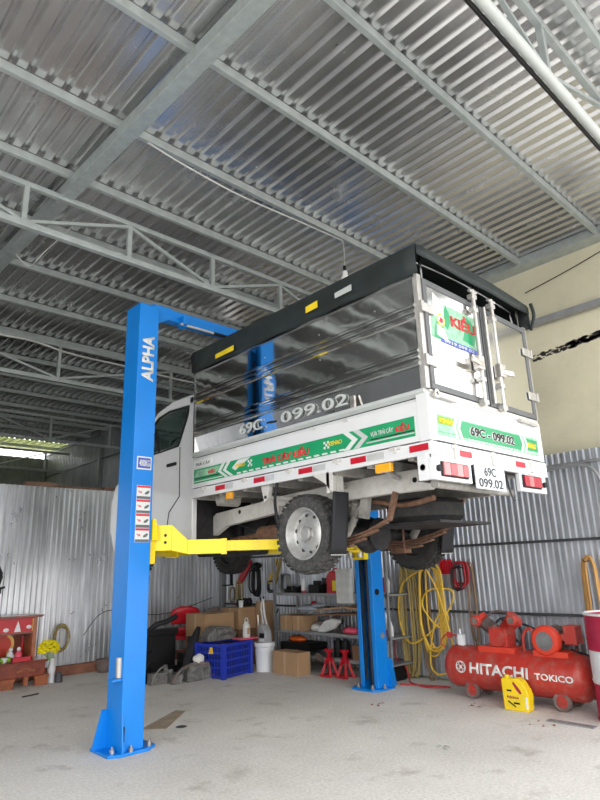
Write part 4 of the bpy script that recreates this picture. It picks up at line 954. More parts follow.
tag(o, 'small black cable coil hanging within the red cable coil', 'cable')
o = coil(3.97, 1.33, .42, .1, 3, .007, x=6.44, seed=8, jit=.03).build('hose_coil', 'hose_brown', smooth=True)
tag(o, 'narrow brown hose loop hanging above the compressor pump', 'hose')
o = coil(2.58, 1.36, .25, .14, 5, .011, x=6.42, seed=11, jit=.03).build('hose_coil', 'hose_orange', smooth=True)
tag(o, 'dusty orange hose looped on the fence behind the crimson and white drum', 'hose')
for y, z in ((4.86, 1.33), (4.48, 1.33), (4.08, 1.34), (2.58, 1.35)):
    h = MB().tube([(6.49, y, z-.02), (6.3, y, z-.03), (6.29, y, z+.0)], .006, 6).build('wall_hook', 'dark_metal')
    tag(h, {4.86: 'wall hook carrying the olive hose', 4.48: 'wall hook carrying the bright yellow hose', 4.08: 'wall hook carrying the red cable', 2.58: 'wall hook carrying the orange hose'}[y], 'hook')
ha = MB()
for k in range(5): ha.box(6.4, 6.43, 4.2+k*.035, 4.225+k*.035, 1.22, 1.38).ball((6.41, 4.21+k*.035, 1.385), .014, seg=8, rings=6)
tag(ha.build('tool_holder', 'red_plastic'), 'red plastic tool holder on the fence between yellow hose and red cable', 'tool holder')
o = MB().tube(catmull([(6.3, 5.05, .45), (6.28, 5.05, .25), (6.25, 4.95, .18), (6.2, 4.85, .17), (6.2, 4.8, .05), (6.1, 4.7, .012), (6.0, 4.4, .012), (6.15, 4.2, .012), (6.05, 4.5, .012), (5.95, 4.75, .012)], 6), .009, 7).build('cable', 'hose_red', smooth=True)
tag(o, 'red cable trailing from the shelf onto the floor below the hoses', 'cable')
# pale plastic conduit running along and down the fence
o = MB().tube(catmull([(6.4, 3.3, 2.27), (6.4, 2.95, 2.28), (6.4, 2.75, 2.3), (6.4, 2.5, 2.3), (6.4, 2.38, 2.24), (6.4, 2.32, 2.1), (6.4, 2.3, 1.9), (6.4, 2.3, 1.5)], 6), .016, 10).build('conduit', 'grey_metal', smooth=True)
tag(o, 'pale bent pipe on the upper fence just right of the truck tail', 'pipe')
o = MB().tube(catmull([(6.6, 2.9, 4.5), (6.6, 2.2, 4.62), (6.6, 1.0, 4.9)], 6), .006, 6).build('cable', 'cable_black', smooth=True)
tag(o, 'thin black wire rising across the cream wall', 'cable')

# ================================================================== SHELF RACK AND ITS CONTENT
rack = thing('shelf_rack', (6.2, 5.9, 0), 'grey metal shelf rack along the fence behind the far blue post', 'shelf')
for x in (5.96, 6.42):
    for y in (4.86, 6.98): MB().box(x-.015, x+.015, y-.015, y+.015, 0, 1.5).build('upright', 'grey_metal', rack)
for z, y0 in ((.2, 4.84), (.5, 4.84), (1.0, 4.84)):
    s = MB().box(5.95, 6.43, y0, 7.0, z-.02, z).box(5.945, 5.955, y0, 7.0, z-.03, z+.01)
    s.build('shelf_board', 'grey_metal', rack, bevel=.002)
ws = MB()
for k in range(18): ws.cyl((6.35, 5.1+k*.1, .5), (6.35, 5.1+k*.1, .98), .006, 6)
ws.build('back_wire', 'grey_metal', rack)
def mech(x, y, z, sx, sy, sz, seed):
    random.seed(seed); b = MB()
    b.box(x-sx*.5, x+sx*.5, y-sy*.45, y+sy*.45, z, z+sz*.6, rot=random.uniform(-.4, .4))
    for k in range(5):
        px, py = x+random.uniform(-.4, .4)*sx, y+random.uniform(-.4, .4)*sy; r = random.uniform(.12, .26)*min(sx, sy); a = random.uniform(0, PI)
        if k % 2: b.cyl((px, py, z+sz*random.uniform(.0, .3)), (px, py, z+sz*random.uniform(.6, 1)), r, 14)
        else: b.cyl((px-math.cos(a)*sx*.3, py-math.sin(a)*sy*.3, z+r+sz*.3), (px+math.cos(a)*sx*.3, py+math.sin(a)*sy*.3, z+r+sz*.35), r, 14)
    b.tube(catmull([(x-sx*.5, y-sy*.4, z+.02), (x-sx*.2, y-sy*.55, z+sz*.7), (x+sx*.3, y-sy*.5, z+sz*.9), (x+sx*.55, y-sy*.3, z+sz*.3)], 5), .1*min(sx, sy), 8)
    return b
def simple(name, mb, m, label, cat, group=None, bevel=0., smooth=False): return tag(mb.build(name, m, bevel=bevel, smooth=smooth), label, cat, group)
# top shelf
j = thing('jerry_can', (6.07, 5.84, 1.0), 'red jerry can with yellow label on the top shelf', 'jerry can')
MB().prism([(5.94, 1.0), (5.74, 1.0), (5.74, 1.24), (5.78, 1.29), (5.88, 1.29), (5.94, 1.22)], 'x', 6.0, 6.14).build('can_body', 'red_plastic', j, bevel=.015)
MB().tube(catmull([(6.07, 5.76, 1.28), (6.07, 5.79, 1.32), (6.07, 5.85, 1.32), (6.07, 5.88, 1.28)], 4), .01, 8).cyl((6.07, 5.91, 1.23), (6.07, 5.92, 1.29), .02, 12).build('can_handle', 'red_plastic', j)
MB().box(5.995, 6.0, 5.75, 5.82, 1.04, 1.17).build('label', 'decal_yellow', j)
s_ = thing('spray_can', (6.05, 6.42, 1.0), 'white spray can with red base on the top shelf', 'spray can')
MB().cyl((6.03, 6.42, 1.0), (6.03, 6.42, 1.16), .035, 18).build('can_body', 'white_plastic', s_, smooth=True)
MB().cyl((6.03, 6.42, 1.005), (6.03, 6.42, 1.04), .036, 18).build('red_band', 'red_plastic', s_)
MB().cyl((6.03, 6.42, 1.16), (6.03, 6.42, 1.2), .022, 14).build('cap', 'white_plastic', s_)
simple('toolbox', MB().box(6.0, 6.2, 6.08, 6.3, 1.0, 1.12).box(6.06, 6.1, 6.12, 6.26, 1.12, 1.17), 'black', 'black toolbox between spray can and jerry can on the top shelf', 'toolbox', bevel=.01)
simple('metal_box', MB().box(6.22, 6.38, 5.95, 6.25, 1.0, 1.2), 'dark_metal', 'dark metal box at the back of the top shelf beside the jerry can', 'box', bevel=.01)
for k, (y, z) in enumerate(((6.68, 1.04), (6.83, 1.03))):
    simple('engine_part', mech(6.13, y, 1.0, .12, .12, .1, k+40), 'black', ['black lumpy car part at the left end of the top shelf', 'second black car part, leftmost on the top shelf'][k], 'car part')
simple('foam_board', MB().box(5.9, 5.945, 5.4, 5.66, .89, 1.32).box(5.893, 5.9, 5.42, 5.64, .91, 1.3), 'clear_plastic', 'pale grey flat board leaning in front of the shelf next to the blue post', 'board', bevel=.006)
simple('plastic_bag', MB().ball((6.1, 6.42, .80+.0), .1, (1, 1.9, .5), jit=.08).ball((6.1, 6.2, .84), .08, (1, 1.4, .45), jit=.08), 'bag_grey', 'grey blue plastic bag lying on top of the cardboard boxes', 'bag', smooth=True)
# middle shelf
def carton(x0, x1, y0, y1, z0, z1, label, m='carton', rot=0, tape=True, name='cardboard_box', open_=False):
    c = thing(name, ((x0+x1)/2, (y0+y1)/2, z0), label, 'box')
    cx_, cy_ = (x0+x1)/2, (y0+y1)/2
    b = MB().box(x0, x1, y0, y1, z0, z1).build('carton_body', m, c, bevel=.004)
    if tape: MB().box(x0-.0015, x1+.0015, cy_-.02, cy_+.02, z0+.004, z1+.0015).build('tape', 'carton_tape', c)
    MB().box(x0+.004, x1-.004, cy_-.003, cy_+.003, z1+.0016, z1+.003).build('flap_seam', 'carton_dark', c)
    c.rotation_euler = (0, 0, rot)
    return c
carton(5.98, 6.25, 6.64, 6.88, .5, .70, 'brown cardboard box with a taped seam, leftmost on the middle shelf')
carton(5.98, 6.25, 6.38, 6.62, .5, .70, 'brown cardboard box on the middle shelf, second from its left end', m='carton')
hl = thing('headlamp_unit', (6.03, 5.93, .5), 'cloudy leaf-shaped vehicle headlamp lying on the middle shelf', 'headlamp')
MB().prism([(6.14, .502), (6.0, .505), (5.82, .56), (5.72, .64), (5.73, .68), (5.85, .69), (6.0, .65), (6.12, .55)], 'x', 5.98, 6.05).build('lens', 'clear_plastic', hl, bevel=.02)
MB().prism([(6.1, .51), (5.98, .515), (5.78, .62), (5.78, .66), (5.95, .64)], 'x', 6.05, 6.14).build('housing', 'black', hl, bevel=.01)
simple('plastic_bag', MB().ball((6.08, 6.24, .55), .055, (1.2, 1.7, .9), jit=.08), 'paper', 'small crumpled white bag beside the headlamp on the middle shelf', 'bag', smooth=True)
simple('engine_part', mech(6.18, 6.12, .5, .2, .24, .22, 44), 'cast', 'dark greasy engine part behind the headlamp', 'car part')
simple('cardboard_sheet', MB().prism([(6.05, .78), (5.6, .83), (5.35, .82), (5.35, .835), (5.6, .85), (6.05, .80)], 'x', 5.9, 6.25), 'carton', 'flat brown cardboard sheet, upper one of two lying over the headlamp', 'cardboard')
simple('cardboard_sheet', MB().prism([(6.1, .72), (5.8, .735), (5.35, .75), (5.35, .765), (5.8, .75), (6.1, .735)], 'x', 5.92, 6.28), 'carton_dark', 'flat brown cardboard sheet, lower one of two lying over the headlamp', 'cardboard')
simple('folded_cloth', MB().ball((6.08, 5.6, .54), .08, (1.2, 1.6, .6), jit=.08), 'pink', 'reddish folded rag at the right of the headlamp', 'rag', smooth=True)
simple('plastic_toy', MB().ball((6.15, 6.34, .86), .04, (1, 1.2, .8), jit=.1), 'red_plastic', 'small red object on the grey bag', 'cap', smooth=True)
# low shelf and floor
simple('tray', MB().prism([(6.9, .235), (6.35, .235), (6.3, .30), (6.33, .34), (6.9, .34)], 'x', 5.99, 6.36), 'black', 'dark plastic tray under the middle shelf holding orange cloth', 'tray', bevel=.01)
simple('orange_cloth', MB().ball((6.12, 6.66, .38), .08, (1.2, 1.9, .5), jit=.1), 'orange', 'orange cloth heap on the dark tray', 'cloth', smooth=True)
for k, y in enumerate((5.88, 5.74)):
    simple('black_canister', MB().cyl((6.12, y, .2), (6.12, y, .40), .06, 18).cyl((6.12, y, .40), (6.12, y, .43), .03, 12), 'black', ['black canister on the low shelf above the jack stands, left one', 'black canister on the low shelf above the jack stands, right one'][k], 'canister')
simple('wooden_box', MB().box(6.0, 6.3, 5.3, 5.52, .2, .38), 'carton_dark', 'dark brown box on the low shelf against the blue post', 'box', bevel=.004)
carton(5.6, 5.84, 6.13, 6.62, 0, .28, 'large brown cardboard box on the floor in front of the shelves', rot=0)
def jack(loc, label):
    j = thing('jack_stand', loc, label, 'jack stand', None)
    x, y, _ = loc
    m = MB()
    for sx in (-1, 1):
        for sy in (-1, 1): m.bar((x+sx*.07, y+sy*.08, 0.005), (x+sx*.025, y+sy*.025, .2), .022, .03)
    for sx in (-1, 1): m.bar((x+sx*.08, y-.1, .02), (x+sx*.08, y+.1, .02), .02, .02)
    m.bar((x-.08, y+.1, .02), (x+.08, y+.1, .02), .02, .02)
    m.build('frame', 'red_plastic', j)
    MB().box(x-.04, x+.04, y-.04, y+.04, .18, .23).build('collar', 'red_plastic', j)
    MB().box(x-.018, x+.018, y-.022, y+.022, .2, .31).build('ratchet_bar', 'red_plastic', j)
    MB().prism([(y-.055, .33), (y-.05, .3), (y+.05, .3), (y+.055, .33), (y+.04, .335), (y, .315), (y-.04, .335)], 'x', x-.03, x+.03).build('saddle', 'red_plastic', j, bevel=.004)
    MB().bar((x-.04, y, .2), (x-.1, y-.01, .16), .012, .02).build('lever', 'red_plastic', j)
    return j
jk = jack((5.86, 5.80, 0), 'red jack stand on the floor, the left of the pair')
dup(jk, (5.9, 5.56, 0), 'red jack stand on the floor, the one nearer the blue post')
simple('paint_tin_lid', MB().cyl((5.9, 6.04, .2), (5.92, 6.04, .215), .06, 18), 'cast', 'round tin lid lying beside the brown floor box', 'lid')
# right end of rack, beside the blue post
b_ = thing('plastic_bag', (6.1, 5.0, 1.0), 'white and red bag on the top shelf just right of the blue post', 'bag')
MB().prism([(5.1, 1.0), (4.93, 1.0), (4.92, 1.15), (4.99, 1.25), (5.05, 1.33), (5.09, 1.22)], 'x', 6.0, 6.12).build('bag_body', 'clear_plastic', b_, bevel=.02)
MB().prism([(4.97, 1.02), (4.92, 1.02), (4.91, 1.19), (4.96, 1.21)], 'x', 5.98, 6.06).build('red_side', 'red_plastic', b_, bevel=.01)
jg = thing('plastic_jug', (6.1, 4.98, .5), 'white and pink jug on the middle shelf right of the blue post', 'jug')
MB().prism([(5.07, .5), (4.9, .5), (4.9, .62), (4.93, .68), (4.95, .78), (5.06, .8), (5.08, .65)], 'x', 6.0, 6.1).build('jug_body', 'white_plastic', jg, bevel=.015)
MB().prism([(5.06, .505), (4.905, .505), (4.905, .6), (5.0, .56)], 'x', 5.99, 6.0).build('pink_label', 'pink', jg)
MB().prism([(5.04, .66), (4.98, .64), (4.98, .72), (5.03, .76)], 'x', 5.995, 6.002).build('grip_opening', 'dark_metal', jg)
for k in range(4): simple('white_spool', MB().cyl((6.03, 5.16, .5+.065*k), (6.03, 5.16, .555+.065*k), .035, 14), 'white_plastic', ['bottom one', 'second from the bottom', 'second from the top', 'top one'][k]+' of the little white spools stacked beside the blue post', 'spool')
simple('black_bin', MB().box(6.0, 6.3, 4.9, 5.2, 0, .17), 'black', 'black bin on the floor under the rack right of the blue post', 'bin', bevel=.02)

# bucket with a grey vacuum cleaner body
bk = thing('bucket', (5.68, 6.93, 0), 'white paint bucket on the floor left of the brown box', 'bucket')
bx, by = 5.66, 6.86
MB().lathe([(.118, 0), (.14, .33), (.148, .34), (.148, .37), (.138, .37), (.128, .33), (.108, .01), (.0001, .01), (.0001, 0)], (bx, by, 0), 'z', 32).build('pail', 'white_plastic', bk, smooth=True)
MB().lathe([(.143, .31), (.15, .315), (.15, .325), (.143, .33)], (bx, by, 0), 'z', 32, closed=True).build('pail_ring', 'white_plastic', bk, smooth=True)
vc = thing('vacuum_cleaner', (bx, by-.02, .3), 'grey hand vacuum body with dark window sticking out of the white bucket', 'vacuum cleaner')
MB().prism([(6.93, .3), (6.78, .3), (6.75, .42), (6.77, .52), (6.82, .6), (6.88, .61), (6.93, .52)], 'x', bx-.07, bx+.06).build('body_shell', 'grey_plastic', vc, bevel=.025, seg=3)
MB().prism([(6.88, .43), (6.78, .43), (6.775, .49), (6.88, .49)], 'x', bx-.074, bx-.068).build('window', 'black', vc)
MB().prism([(6.89, .38), (6.78, .38), (6.775, .42), (6.89, .42)], 'x', bx-.074, bx-.068).build('front_plate', 'white_plastic', vc)
MB().tube(catmull([(bx, 6.85, .55), (bx, 6.9, .7), (bx, 6.92, .85), (bx, 6.88, .93), (bx, 6.86, .8), (bx, 6.84, .7), (bx, 6.8, .6)], 5), .014, 8).build('handle', 'clear_plastic', vc, smooth=True)
for k in range(3): simple('metal_tube', MB().cyl((bx-.02+.03*k, 6.965-.03*k, .05), (bx-.0+.04*k, 7.0-.035*k, .72-.06*k), .014, 10), 'chrome', ['tallest, leftmost of the steel tubes in the white bucket', 'middle steel tube in the white bucket', 'shortest steel tube in the white bucket, against the vacuum'][k], 'tube')

# carton stack and small things behind the crate
carton(5.1, 5.62, 7.5, 8.0, .43, .75, 'long brown taped carton on the dark crate behind the blue crate', m='carton')
carton(5.1, 5.62, 7.52, 8.0, 0, .42, 'dark brown carton under the long taped carton', m='carton_dark')
carton(5.66, 6.15, 7.45, 7.9, 0, .5, 'tall dark brown carton right of the taped one, lower of two', m='carton_dark', tape=False)
carton(5.66, 6.12, 7.45, 7.88, .503, .8, 'brown carton standing on the tall dark carton', m='carton')
carton(5.98, 6.22, 7.3, 7.44, .0, .88, 'narrow upright brown carton by the fence', m='carton')
simple('white_cup', MB().lathe([(.03, .8), (.04, .9), (.036, .9), (.028, .81), (.0001, .81), (.0001, .8)], (5.78, 7.55, 0), 'z', 18), 'white_plastic', 'small white cup standing on the brown cartons', 'cup', smooth=True)
simple('engine_part', mech(5.95, 7.7, .803, .18, .18, .12, 45), 'black', 'black car part on top of the brown cartons behind the cup', 'car part')
simple('engine_part', mech(5.5, 7.85, .753, .12, .1, .07, 46), 'cast', 'small grimy part on the long taped carton', 'car part')

# red plastic chair
ch = thing('plastic_chair', (5.32, 8.42, 0), 'red plastic chair with a rounded back standing by the partition', 'chair')
cb_ = MB(); cx_, cy_ = 5.32, 8.42
rows = []
for k in range(11):
    t = k/10; z = .42+.42*t; hw = .19*(1-.0*t)+.02*t if t < .75 else .21*math.sqrt(max(0.02, 1-((t-.75)/.26)**2))
    rows.append([cb_.bm.verts.new((cx_+hw*u*1.05, cy_-.2-.09*t+.05*u*u, z)) for u in [i/4-1 for i in range(9)]])
for k in range(10):
    if 2 < k < 4: continue
    for i in range(8): cb_.face([rows[k][i], rows[k][i+1], rows[k+1][i+1], rows[k+1][i]])
o = cb_.build('backrest', 'red_plastic', ch, smooth=True); s = o.modifiers.new('Solidify', 'SOLIDIFY'); s.thickness = .012
MB().box(cx_-.2, cx_+.2, cy_-.2, cy_+.2, .405, .425).box(cx_-.2, cx_+.2, cy_-.21, cy_-.195, .36, .42).build('seat', 'red_plastic', ch, bevel=.008)
for sx in (-1, 1):
    for sy in (-1, 1): MB().bar((cx_+sx*.17, cy_+sy*.17, .41), (cx_+sx*.2, cy_+sy*.21, 0), .045, .03).build('leg', 'red_plastic', ch)
ch.rotation_euler = (0, 0, math.radians(-25))

# blue crate with lid, jar and part on it
cr = thing('plastic_crate', (5.1, 7.04, 0), 'blue slatted plastic crate on the floor with car parts on top', 'crate')
LOC['plastic_crate'] = (5.1, 7.04, 0)
W, D, H = .56, .46, .43; c0x, c0y = 5.1, 7.04
b = MB()
b.box(c0x-W/2, c0x+W/2, c0y-D/2, c0y+D/2, .01, .03)
for sx in (-1, 1):
    for sy in (-1, 1): b.box(c0x+sx*W/2-.025, c0x+sx*W/2+.025, c0y+sy*D/2-.025, c0y+sy*D/2+.025, 0, H)
for z in (.03, .13, .22, .31, .4):
    h = .035 if z > .35 else .022
    for s in (-1, 1):
        b.box(c0x-W/2, c0x+W/2, c0y+s*D/2-.008, c0y+s*D/2+.008, z-h/2, z+h/2)
        b.box(c0x+s*W/2-.008, c0x+s*W/2+.008, c0y-D/2, c0y+D/2, z-h/2, z+h/2)
for k in range(1, 11):
    for s in (-1, 1):
        b.box(c0x-W/2+W*k/11-.006, c0x-W/2+W*k/11+.006, c0y+s*D/2-.006, c0y+s*D/2+.006, .02, .41)
for k in range(1, 9):
    for s in (-1, 1): b.box(c0x+s*W/2-.006, c0x+s*W/2+.006, c0y-D/2+D*k/9-.006, c0y-D/2+D*k/9+.006, .02, .41)
b.build('crate_body', 'crate_blue', cr)
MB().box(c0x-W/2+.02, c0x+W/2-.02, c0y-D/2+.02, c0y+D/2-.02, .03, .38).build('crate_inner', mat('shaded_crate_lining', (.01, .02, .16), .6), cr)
MB().plate([(c0x-W/2-.014, c0y+.02, .3), (c0x-W/2-.014, c0y-.07, .3), (c0x-W/2-.014, c0y-.05, .38), (c0x-W/2-.014, c0y-.01, .38)], (-1, 0, 0), .002).build('crate_sticker', 'hose_yellow', cr)
cr.rotation_euler = (0, 0, math.radians(14))
simple('engine_cover', MB().prism([(4.86, .435), (5.3, .435), (5.33, .52), (5.22, .6), (5.0, .62), (4.9, .56), (4.84, .5)], 'y', 7.05, 7.25).cyl((4.98, 7.04, .54), (5.2, 7.04, .56), .05, 14).cyl((5.24, 7.03, .52), (5.24, 7.06, .52), .04, 14), 'aluminium', 'oily silver engine cover lying on the blue crate', 'car part', bevel=.01)
simple('plastic_tray', MB().box(5.2, 5.52, 6.8, 7.0, .435, .455), 'pink', 'flat pinkish red lid on the right edge of the blue crate', 'lid', bevel=.008)
pj = thing('plastic_jar', (5.35, 6.9, .455), 'cloudy plastic jar standing on the pinkish red lid', 'jar')
MB().lathe([(.05, .457), (.055, .5), (.05, .62), (.03, .64), (.03, .66), (.0001, .66), (.0001, .457)], (5.36, 6.88, 0), 'z', 22).build('jar_body', 'clear_plastic', pj, smooth=True)
MB().box(5.33, 5.37, 6.82, 6.826, .5, .58).build('label', 'carton', pj)
MB().tube(catmull([(5.33, 6.88, .64), (5.34, 6.88, .7), (5.38, 6.88, .7), (5.39, 6.88, .64)], 4), .006, 6).build('jar_handle', 'clear_plastic', pj)

# black car parts heap by the near column
hv = thing('radiator', (4.5, 7.7, 0), 'black car radiator unit standing against the partition behind the near blue column', 'radiator')
MB().box(4.25, 4.72, 7.65, 7.8, .1, .56).box(4.22, 4.75, 7.63, 7.82, .52, .6).box(4.22, 4.75, 7.63, 7.82, .0, .12).build('radiator_core', 'black', hv, bevel=.012)
MB().tube(catmull([(4.32, 7.7, .58), (4.4, 7.65, .66), (4.55, 7.6, .7), (4.68, 7.58, .76)], 5), .035, 12).build('radiator_hose', 'rubber', hv, smooth=True)
MB().cyl((4.35, 7.6, .2), (4.35, 7.65, .2), .14, 24).build('fan_shroud', 'black', hv)
simple('engine_part', mech(4.74, 7.42, .0, .18, .16, .5, 47), 'black', 'tall black ribbed car part leaning right of the radiator', 'car part')
simple('car_bumper', MB().tube(catmull([(4.62, 7.2, .12), (4.72, 7.26, .35), (4.9, 7.36, .6)], 5), [.06, .065, .07, .07, .065, .06, .06, .055, .05, .04, .03], 8), 'rubber', 'dark curved bumper piece leaning on the blue crate', 'car part', smooth=True)
for k, (x, y, sx, sy, sz, rz) in enumerate(((4.2, 7.2, 1.1, .6, 1.3, .3), (4.36, 7.08, .6, 1.2, 1.1, .2), (4.12, 7.4, .8, .8, 1.6, 0))):
    simple('engine_part', mech(x, y, 0, .22*sx, .2*sy, .17*sz, 50+k), 'aluminium' if k < 2 else 'black', ['grimy metal suspension part on the floor beside the near column', 'second grimy metal part lying before the black radiator', 'dark round car part partly behind the near column'][k], 'car part')
gb = MB().box(4.48, 4.85, 6.95, 7.15, .0, .15).cyl((4.5, 6.98, .14), (4.8, 6.98, .17), .05, 14)
for k in range(6): gb.box(4.5+k*.055, 4.512+k*.055, 6.935, 6.95, .01, .15)
simple('gearbox', gb, 'aluminium', 'dusty ribbed gearbox casting lying left of the blue crate', 'gearbox', bevel=.01)
simple('suspension_part', MB().tube(catmull([(4.25, 6.95, .03), (4.4, 6.98, .16), (4.62, 7.0, .2), (4.75, 6.9, .19)], 5), .022, 8), 'cast', 'curved steel arm lying across the gearbox', 'car part', smooth=True)
simple('plastic_bag', MB().ball((4.68, 7.02, .25), .07, (1.1, .9, .85), jit=.18), 'paper', 'crumpled white bag on the gearbox', 'bag', smooth=True)
simple('clamp', MB().ball((4.9, 6.93, .17), .035, (1.2, .8, 1.2), jit=.15).bar((4.85, 6.93, .03), (4.92, 6.92, .15), .02, .02), 'red_plastic', 'small red clamp between the gearbox and the blue crate', 'clamp')
pt = MB().lathe([(.11, 0), (.13, .08), (.135, .17), (.12, .17), (.11, .02), (.0001, .02), (.0001, 0)], (4.22, 8.72, 0), 'z', 24)
simple('clay_pot', pt, 'cast', 'dark round pot by the partition left of the near column', 'pot', smooth=True)
simple('rubbish_bag', MB().ball((4.42, 8.7, .2), .2, (.7, .7, 1.1), jit=.08), 'black', 'black bag partly hidden behind the near blue column', 'bag', smooth=True)

# ================================================================== SHRINE
sh = thing('wooden_shrine', (3.0, 8.55, 0), 'lacquered red wooden floor shrine with carved base against the partition', 'shrine')
sx0, sx1, sy0, sy1 = 2.54, 3.1, 8.42, 8.8
base = MB().box(sx0-.1, sx1+.14, sy0-.02, sy1, .12, .3).box(sx0-.12, sx1+.16, sy0-.04, sy1, .28, .31).build('base', 'shrine_wood', sh, bevel=.008)
for x in (2.78, 3.2): MB().prism([(x-.08, 0), (x+.08, 0), (x+.075, .06), (x+.1, .12), (x-.1, .12), (x-.075, .06)], 'y', sy0-.03, sy0+.03).build('foot', 'shrine_wood_light', base, bevel=.006)
MB().box(2.98, 3.03, sy0-.02, sy0+.03, .02, .12).build('foot', 'shrine_wood_light', base)
cv = MB()
for k in range(7): cv.ball((2.9+k*.032, sy0-.022, .2+.012*math.cos(k-3)), .02, (1, .4, .8), seg=10, rings=6)
cv.build('carving', 'shrine_wood_light', base)
MB().box(sx0, sx1, sy1-.03, sy1, .31, .84).build('back_board', 'shrine_wood', sh)
for x in (sx0, sx1-.05): 
    MB().box(x, x+.05, sy0, sy0+.05, .31, .84).box(x, x+.05, sy0+.05, sy1-.03, .31, .84).build('pillar', 'shrine_wood_light' if x > 3 else 'shrine_wood', sh, bevel=.005)
MB().prism([(sx0-.08, .84), (sx1+.03, .835), (sx1+.07, .862), (sx0-.1, .87)], 'y', sy0-.06, sy1).build('roof_board', 'shrine_wood', sh, bevel=.006)
MB().box(sx0+.05, sx1-.05, sy0+.02, sy0+.04, .66, .84).build('painted_frieze', 'red_plastic', sh)
MB().prism([(2.82, .67), (2.9, .67), (2.88, .74), (2.86, .8), (2.84, .74)], 'y', sy0+.012, sy0+.02).ball((2.72, sy0+.016, .7), .035, (1, .2, .7), seg=10, rings=6).ball((3.0, sy0+.016, .72), .035, (1, .2, .7), seg=10, rings=6).build('frieze_motif', 'porcelain', sh)
MB().box(3.04, 3.09, sy0+.01, sy0+.02, .67, .82).build('frieze_panel', 'gold', sh)
MB().box(sx0+.04, sx1-.04, sy0+.01, sy0+.05, .64, .665).build('cross_rail', 'shrine_wood', sh)
MB().cyl((2.8, sy1-.05, .5), (2.8, sy1-.032, .5), .14, 28).build('gold_medallion', 'gold', sh)
MB().cyl((2.8, sy1-.06, .5), (2.8, sy1-.05, .5), .1, 28).box(2.74, 2.84, sy1-.07, sy1-.05, .36, .65).build('red_medallion', 'red_bright', sh)
for k, (x, lb) in enumerate(((2.84, 'seated pale figurine in the middle of the shrine'), (2.94, 'seated pink figurine in the shrine, right of the other'))):
    f = thing('figurine', (x, sy0+.14, .31), lb, 'figurine')
    MB().tube([(x, sy0+.14, .31), (x, sy0+.14, .36), (x, sy0+.14, .41), (x, sy0+.14, .43)], [.05, .055, .035, .015], 14).build('robe', 'porcelain' if k == 0 else 'pink', f, smooth=True)
    MB().ball((x, sy0+.135, .45), .026, seg=12, rings=8).build('head', 'porcelain', f, smooth=True)
simple('incense_bowl', MB().lathe([(.03, .31), (.05, .34), (.05, .37), (.04, .37), (.0001, .35), (.0001, .31)], (2.74, sy0+.06, 0), 'z', 18), 'porcelain', 'small white incense bowl in the shrine behind the gift box', 'bowl', smooth=True)
simple('candle', MB().cyl((3.0, sy0+.2, .31), (3.0, sy0+.2, .6), .012, 10), 'red_plastic', 'tall red candle inside the shrine', 'candle')
simple('gift_box', MB().box(2.83, 3.07, sy0-.0, sy0+.08, .31, .36), 'reflector_red', 'red striped box at the front edge of the shrine', 'box')
for k in range(3):
    simple('fruit', MB().ball((2.65+.07*k, sy0+.05, .345+.0), .036, seg=14, rings=8), 'fruit_green', ['leftmost', 'middle', 'rightmost'][k]+' of the three green fruits on the left of the shrine', 'fruit', smooth=True)
simple('flower_vase', MB().lathe([(.05, 0), (.055, .02), (.045, .1), (.055, .17), (.035, .25), (.045, .3), (.03, .3), (.025, .25), (.0001, .1), (.0001, 0)], (3.36, 8.5, 0), 'z', 22), 'porcelain', 'white and blue vase on the floor at the right side of the shrine', 'vase', smooth=True)
fb = thing('flower_bouquet', (3.28, 8.46, .34), 'bouquet of bright yellow chrysanthemums in the vase by the shrine', 'flowers')
random.seed(21)
for k in range(34):
    a = k*2.4; u_ = 1-1.5*k/33; r = .115*math.sqrt(max(0, 1-u_*u_)); cx_, cy_, cz_ = 3.265+r*math.cos(a), 8.40+r*.8*math.sin(a), .43+.09*u_+random.uniform(-.01, .01)
    m = MB()
    for j in range(12):
        b_a = 2*PI*j/12
        m.ball((cx_+.02*math.cos(b_a), cy_+.02*math.sin(b_a), cz_+.006*(j % 2)), .014, seg=6, rings=4)
    m.ball((cx_, cy_, cz_+.008), .02, seg=8, rings=6)
    m.build('flower_head', 'flower', fb)
st = MB()
for k in range(7): st.cyl((3.345+.004*k, 8.5, .25), (3.2+.025*k, 8.43+.01*(k % 3), .38), .004, 6)
st.build('stems', 'fruit_green', fb)
simple('green_bottle', MB().cyl((3.43, 8.42, 0), (3.43, 8.42, .1), .05, 16).cyl((3.43, 8.42, .1), (3.43, 8.42, .13), .03, 12), 'dark_metal', 'small dark pot on the floor beneath the vase', 'pot')
# coil on the partition, things at left edge
yc = MB(); random.seed(2)
for k in range(6):
    rx, rz = .1+random.uniform(-.02, .02), .17+random.uniform(-.03, .02)
    yc.tube([(3.62+rx*math.cos(t)+random.uniform(-.003, .003), 8.90-.008*k, .5+rz*math.sin(t)) for t in [2*PI*i/26 for i in range(26)]], .006, 6, closed=True)
simple('wire_coil', yc, 'hose_olive', 'yellowish wire coil hanging on the partition right of the shrine', 'wire coil', smooth=True)
bc = MB(); random.seed(5)
for k in range(7):
    bc.tube([(2.62+.1*math.cos(t)+random.uniform(-.01, .01), 8.88-.01*k, 1.35+.17*math.sin(t)) for t in [2*PI*i/20 for i in range(20)]], .012, 6, closed=True)
bc.ball((2.68, 8.84, 1.18), .06, (1, .7, .9), jit=.2).bar((2.66, 8.84, 1.2), (2.78, 8.84, 1.22), .03, .03)
simple('cable_coil', bc, 'cable_black', 'black cable coil hanging on the partition above the shrine at the left edge', 'cable', smooth=True)
simple('wall_cable', MB().tube(catmull([(3.95, 8.91, .5), (4.15, 8.91, .75), (4.4, 8.91, .82), (4.9, 8.91, .72), (5.4, 8.91, .72), (6.2, 8.91, .9)], 8), .006, 6), 'dark_metal', 'thin wire sagging along the partition behind the lift', 'cable', smooth=True)

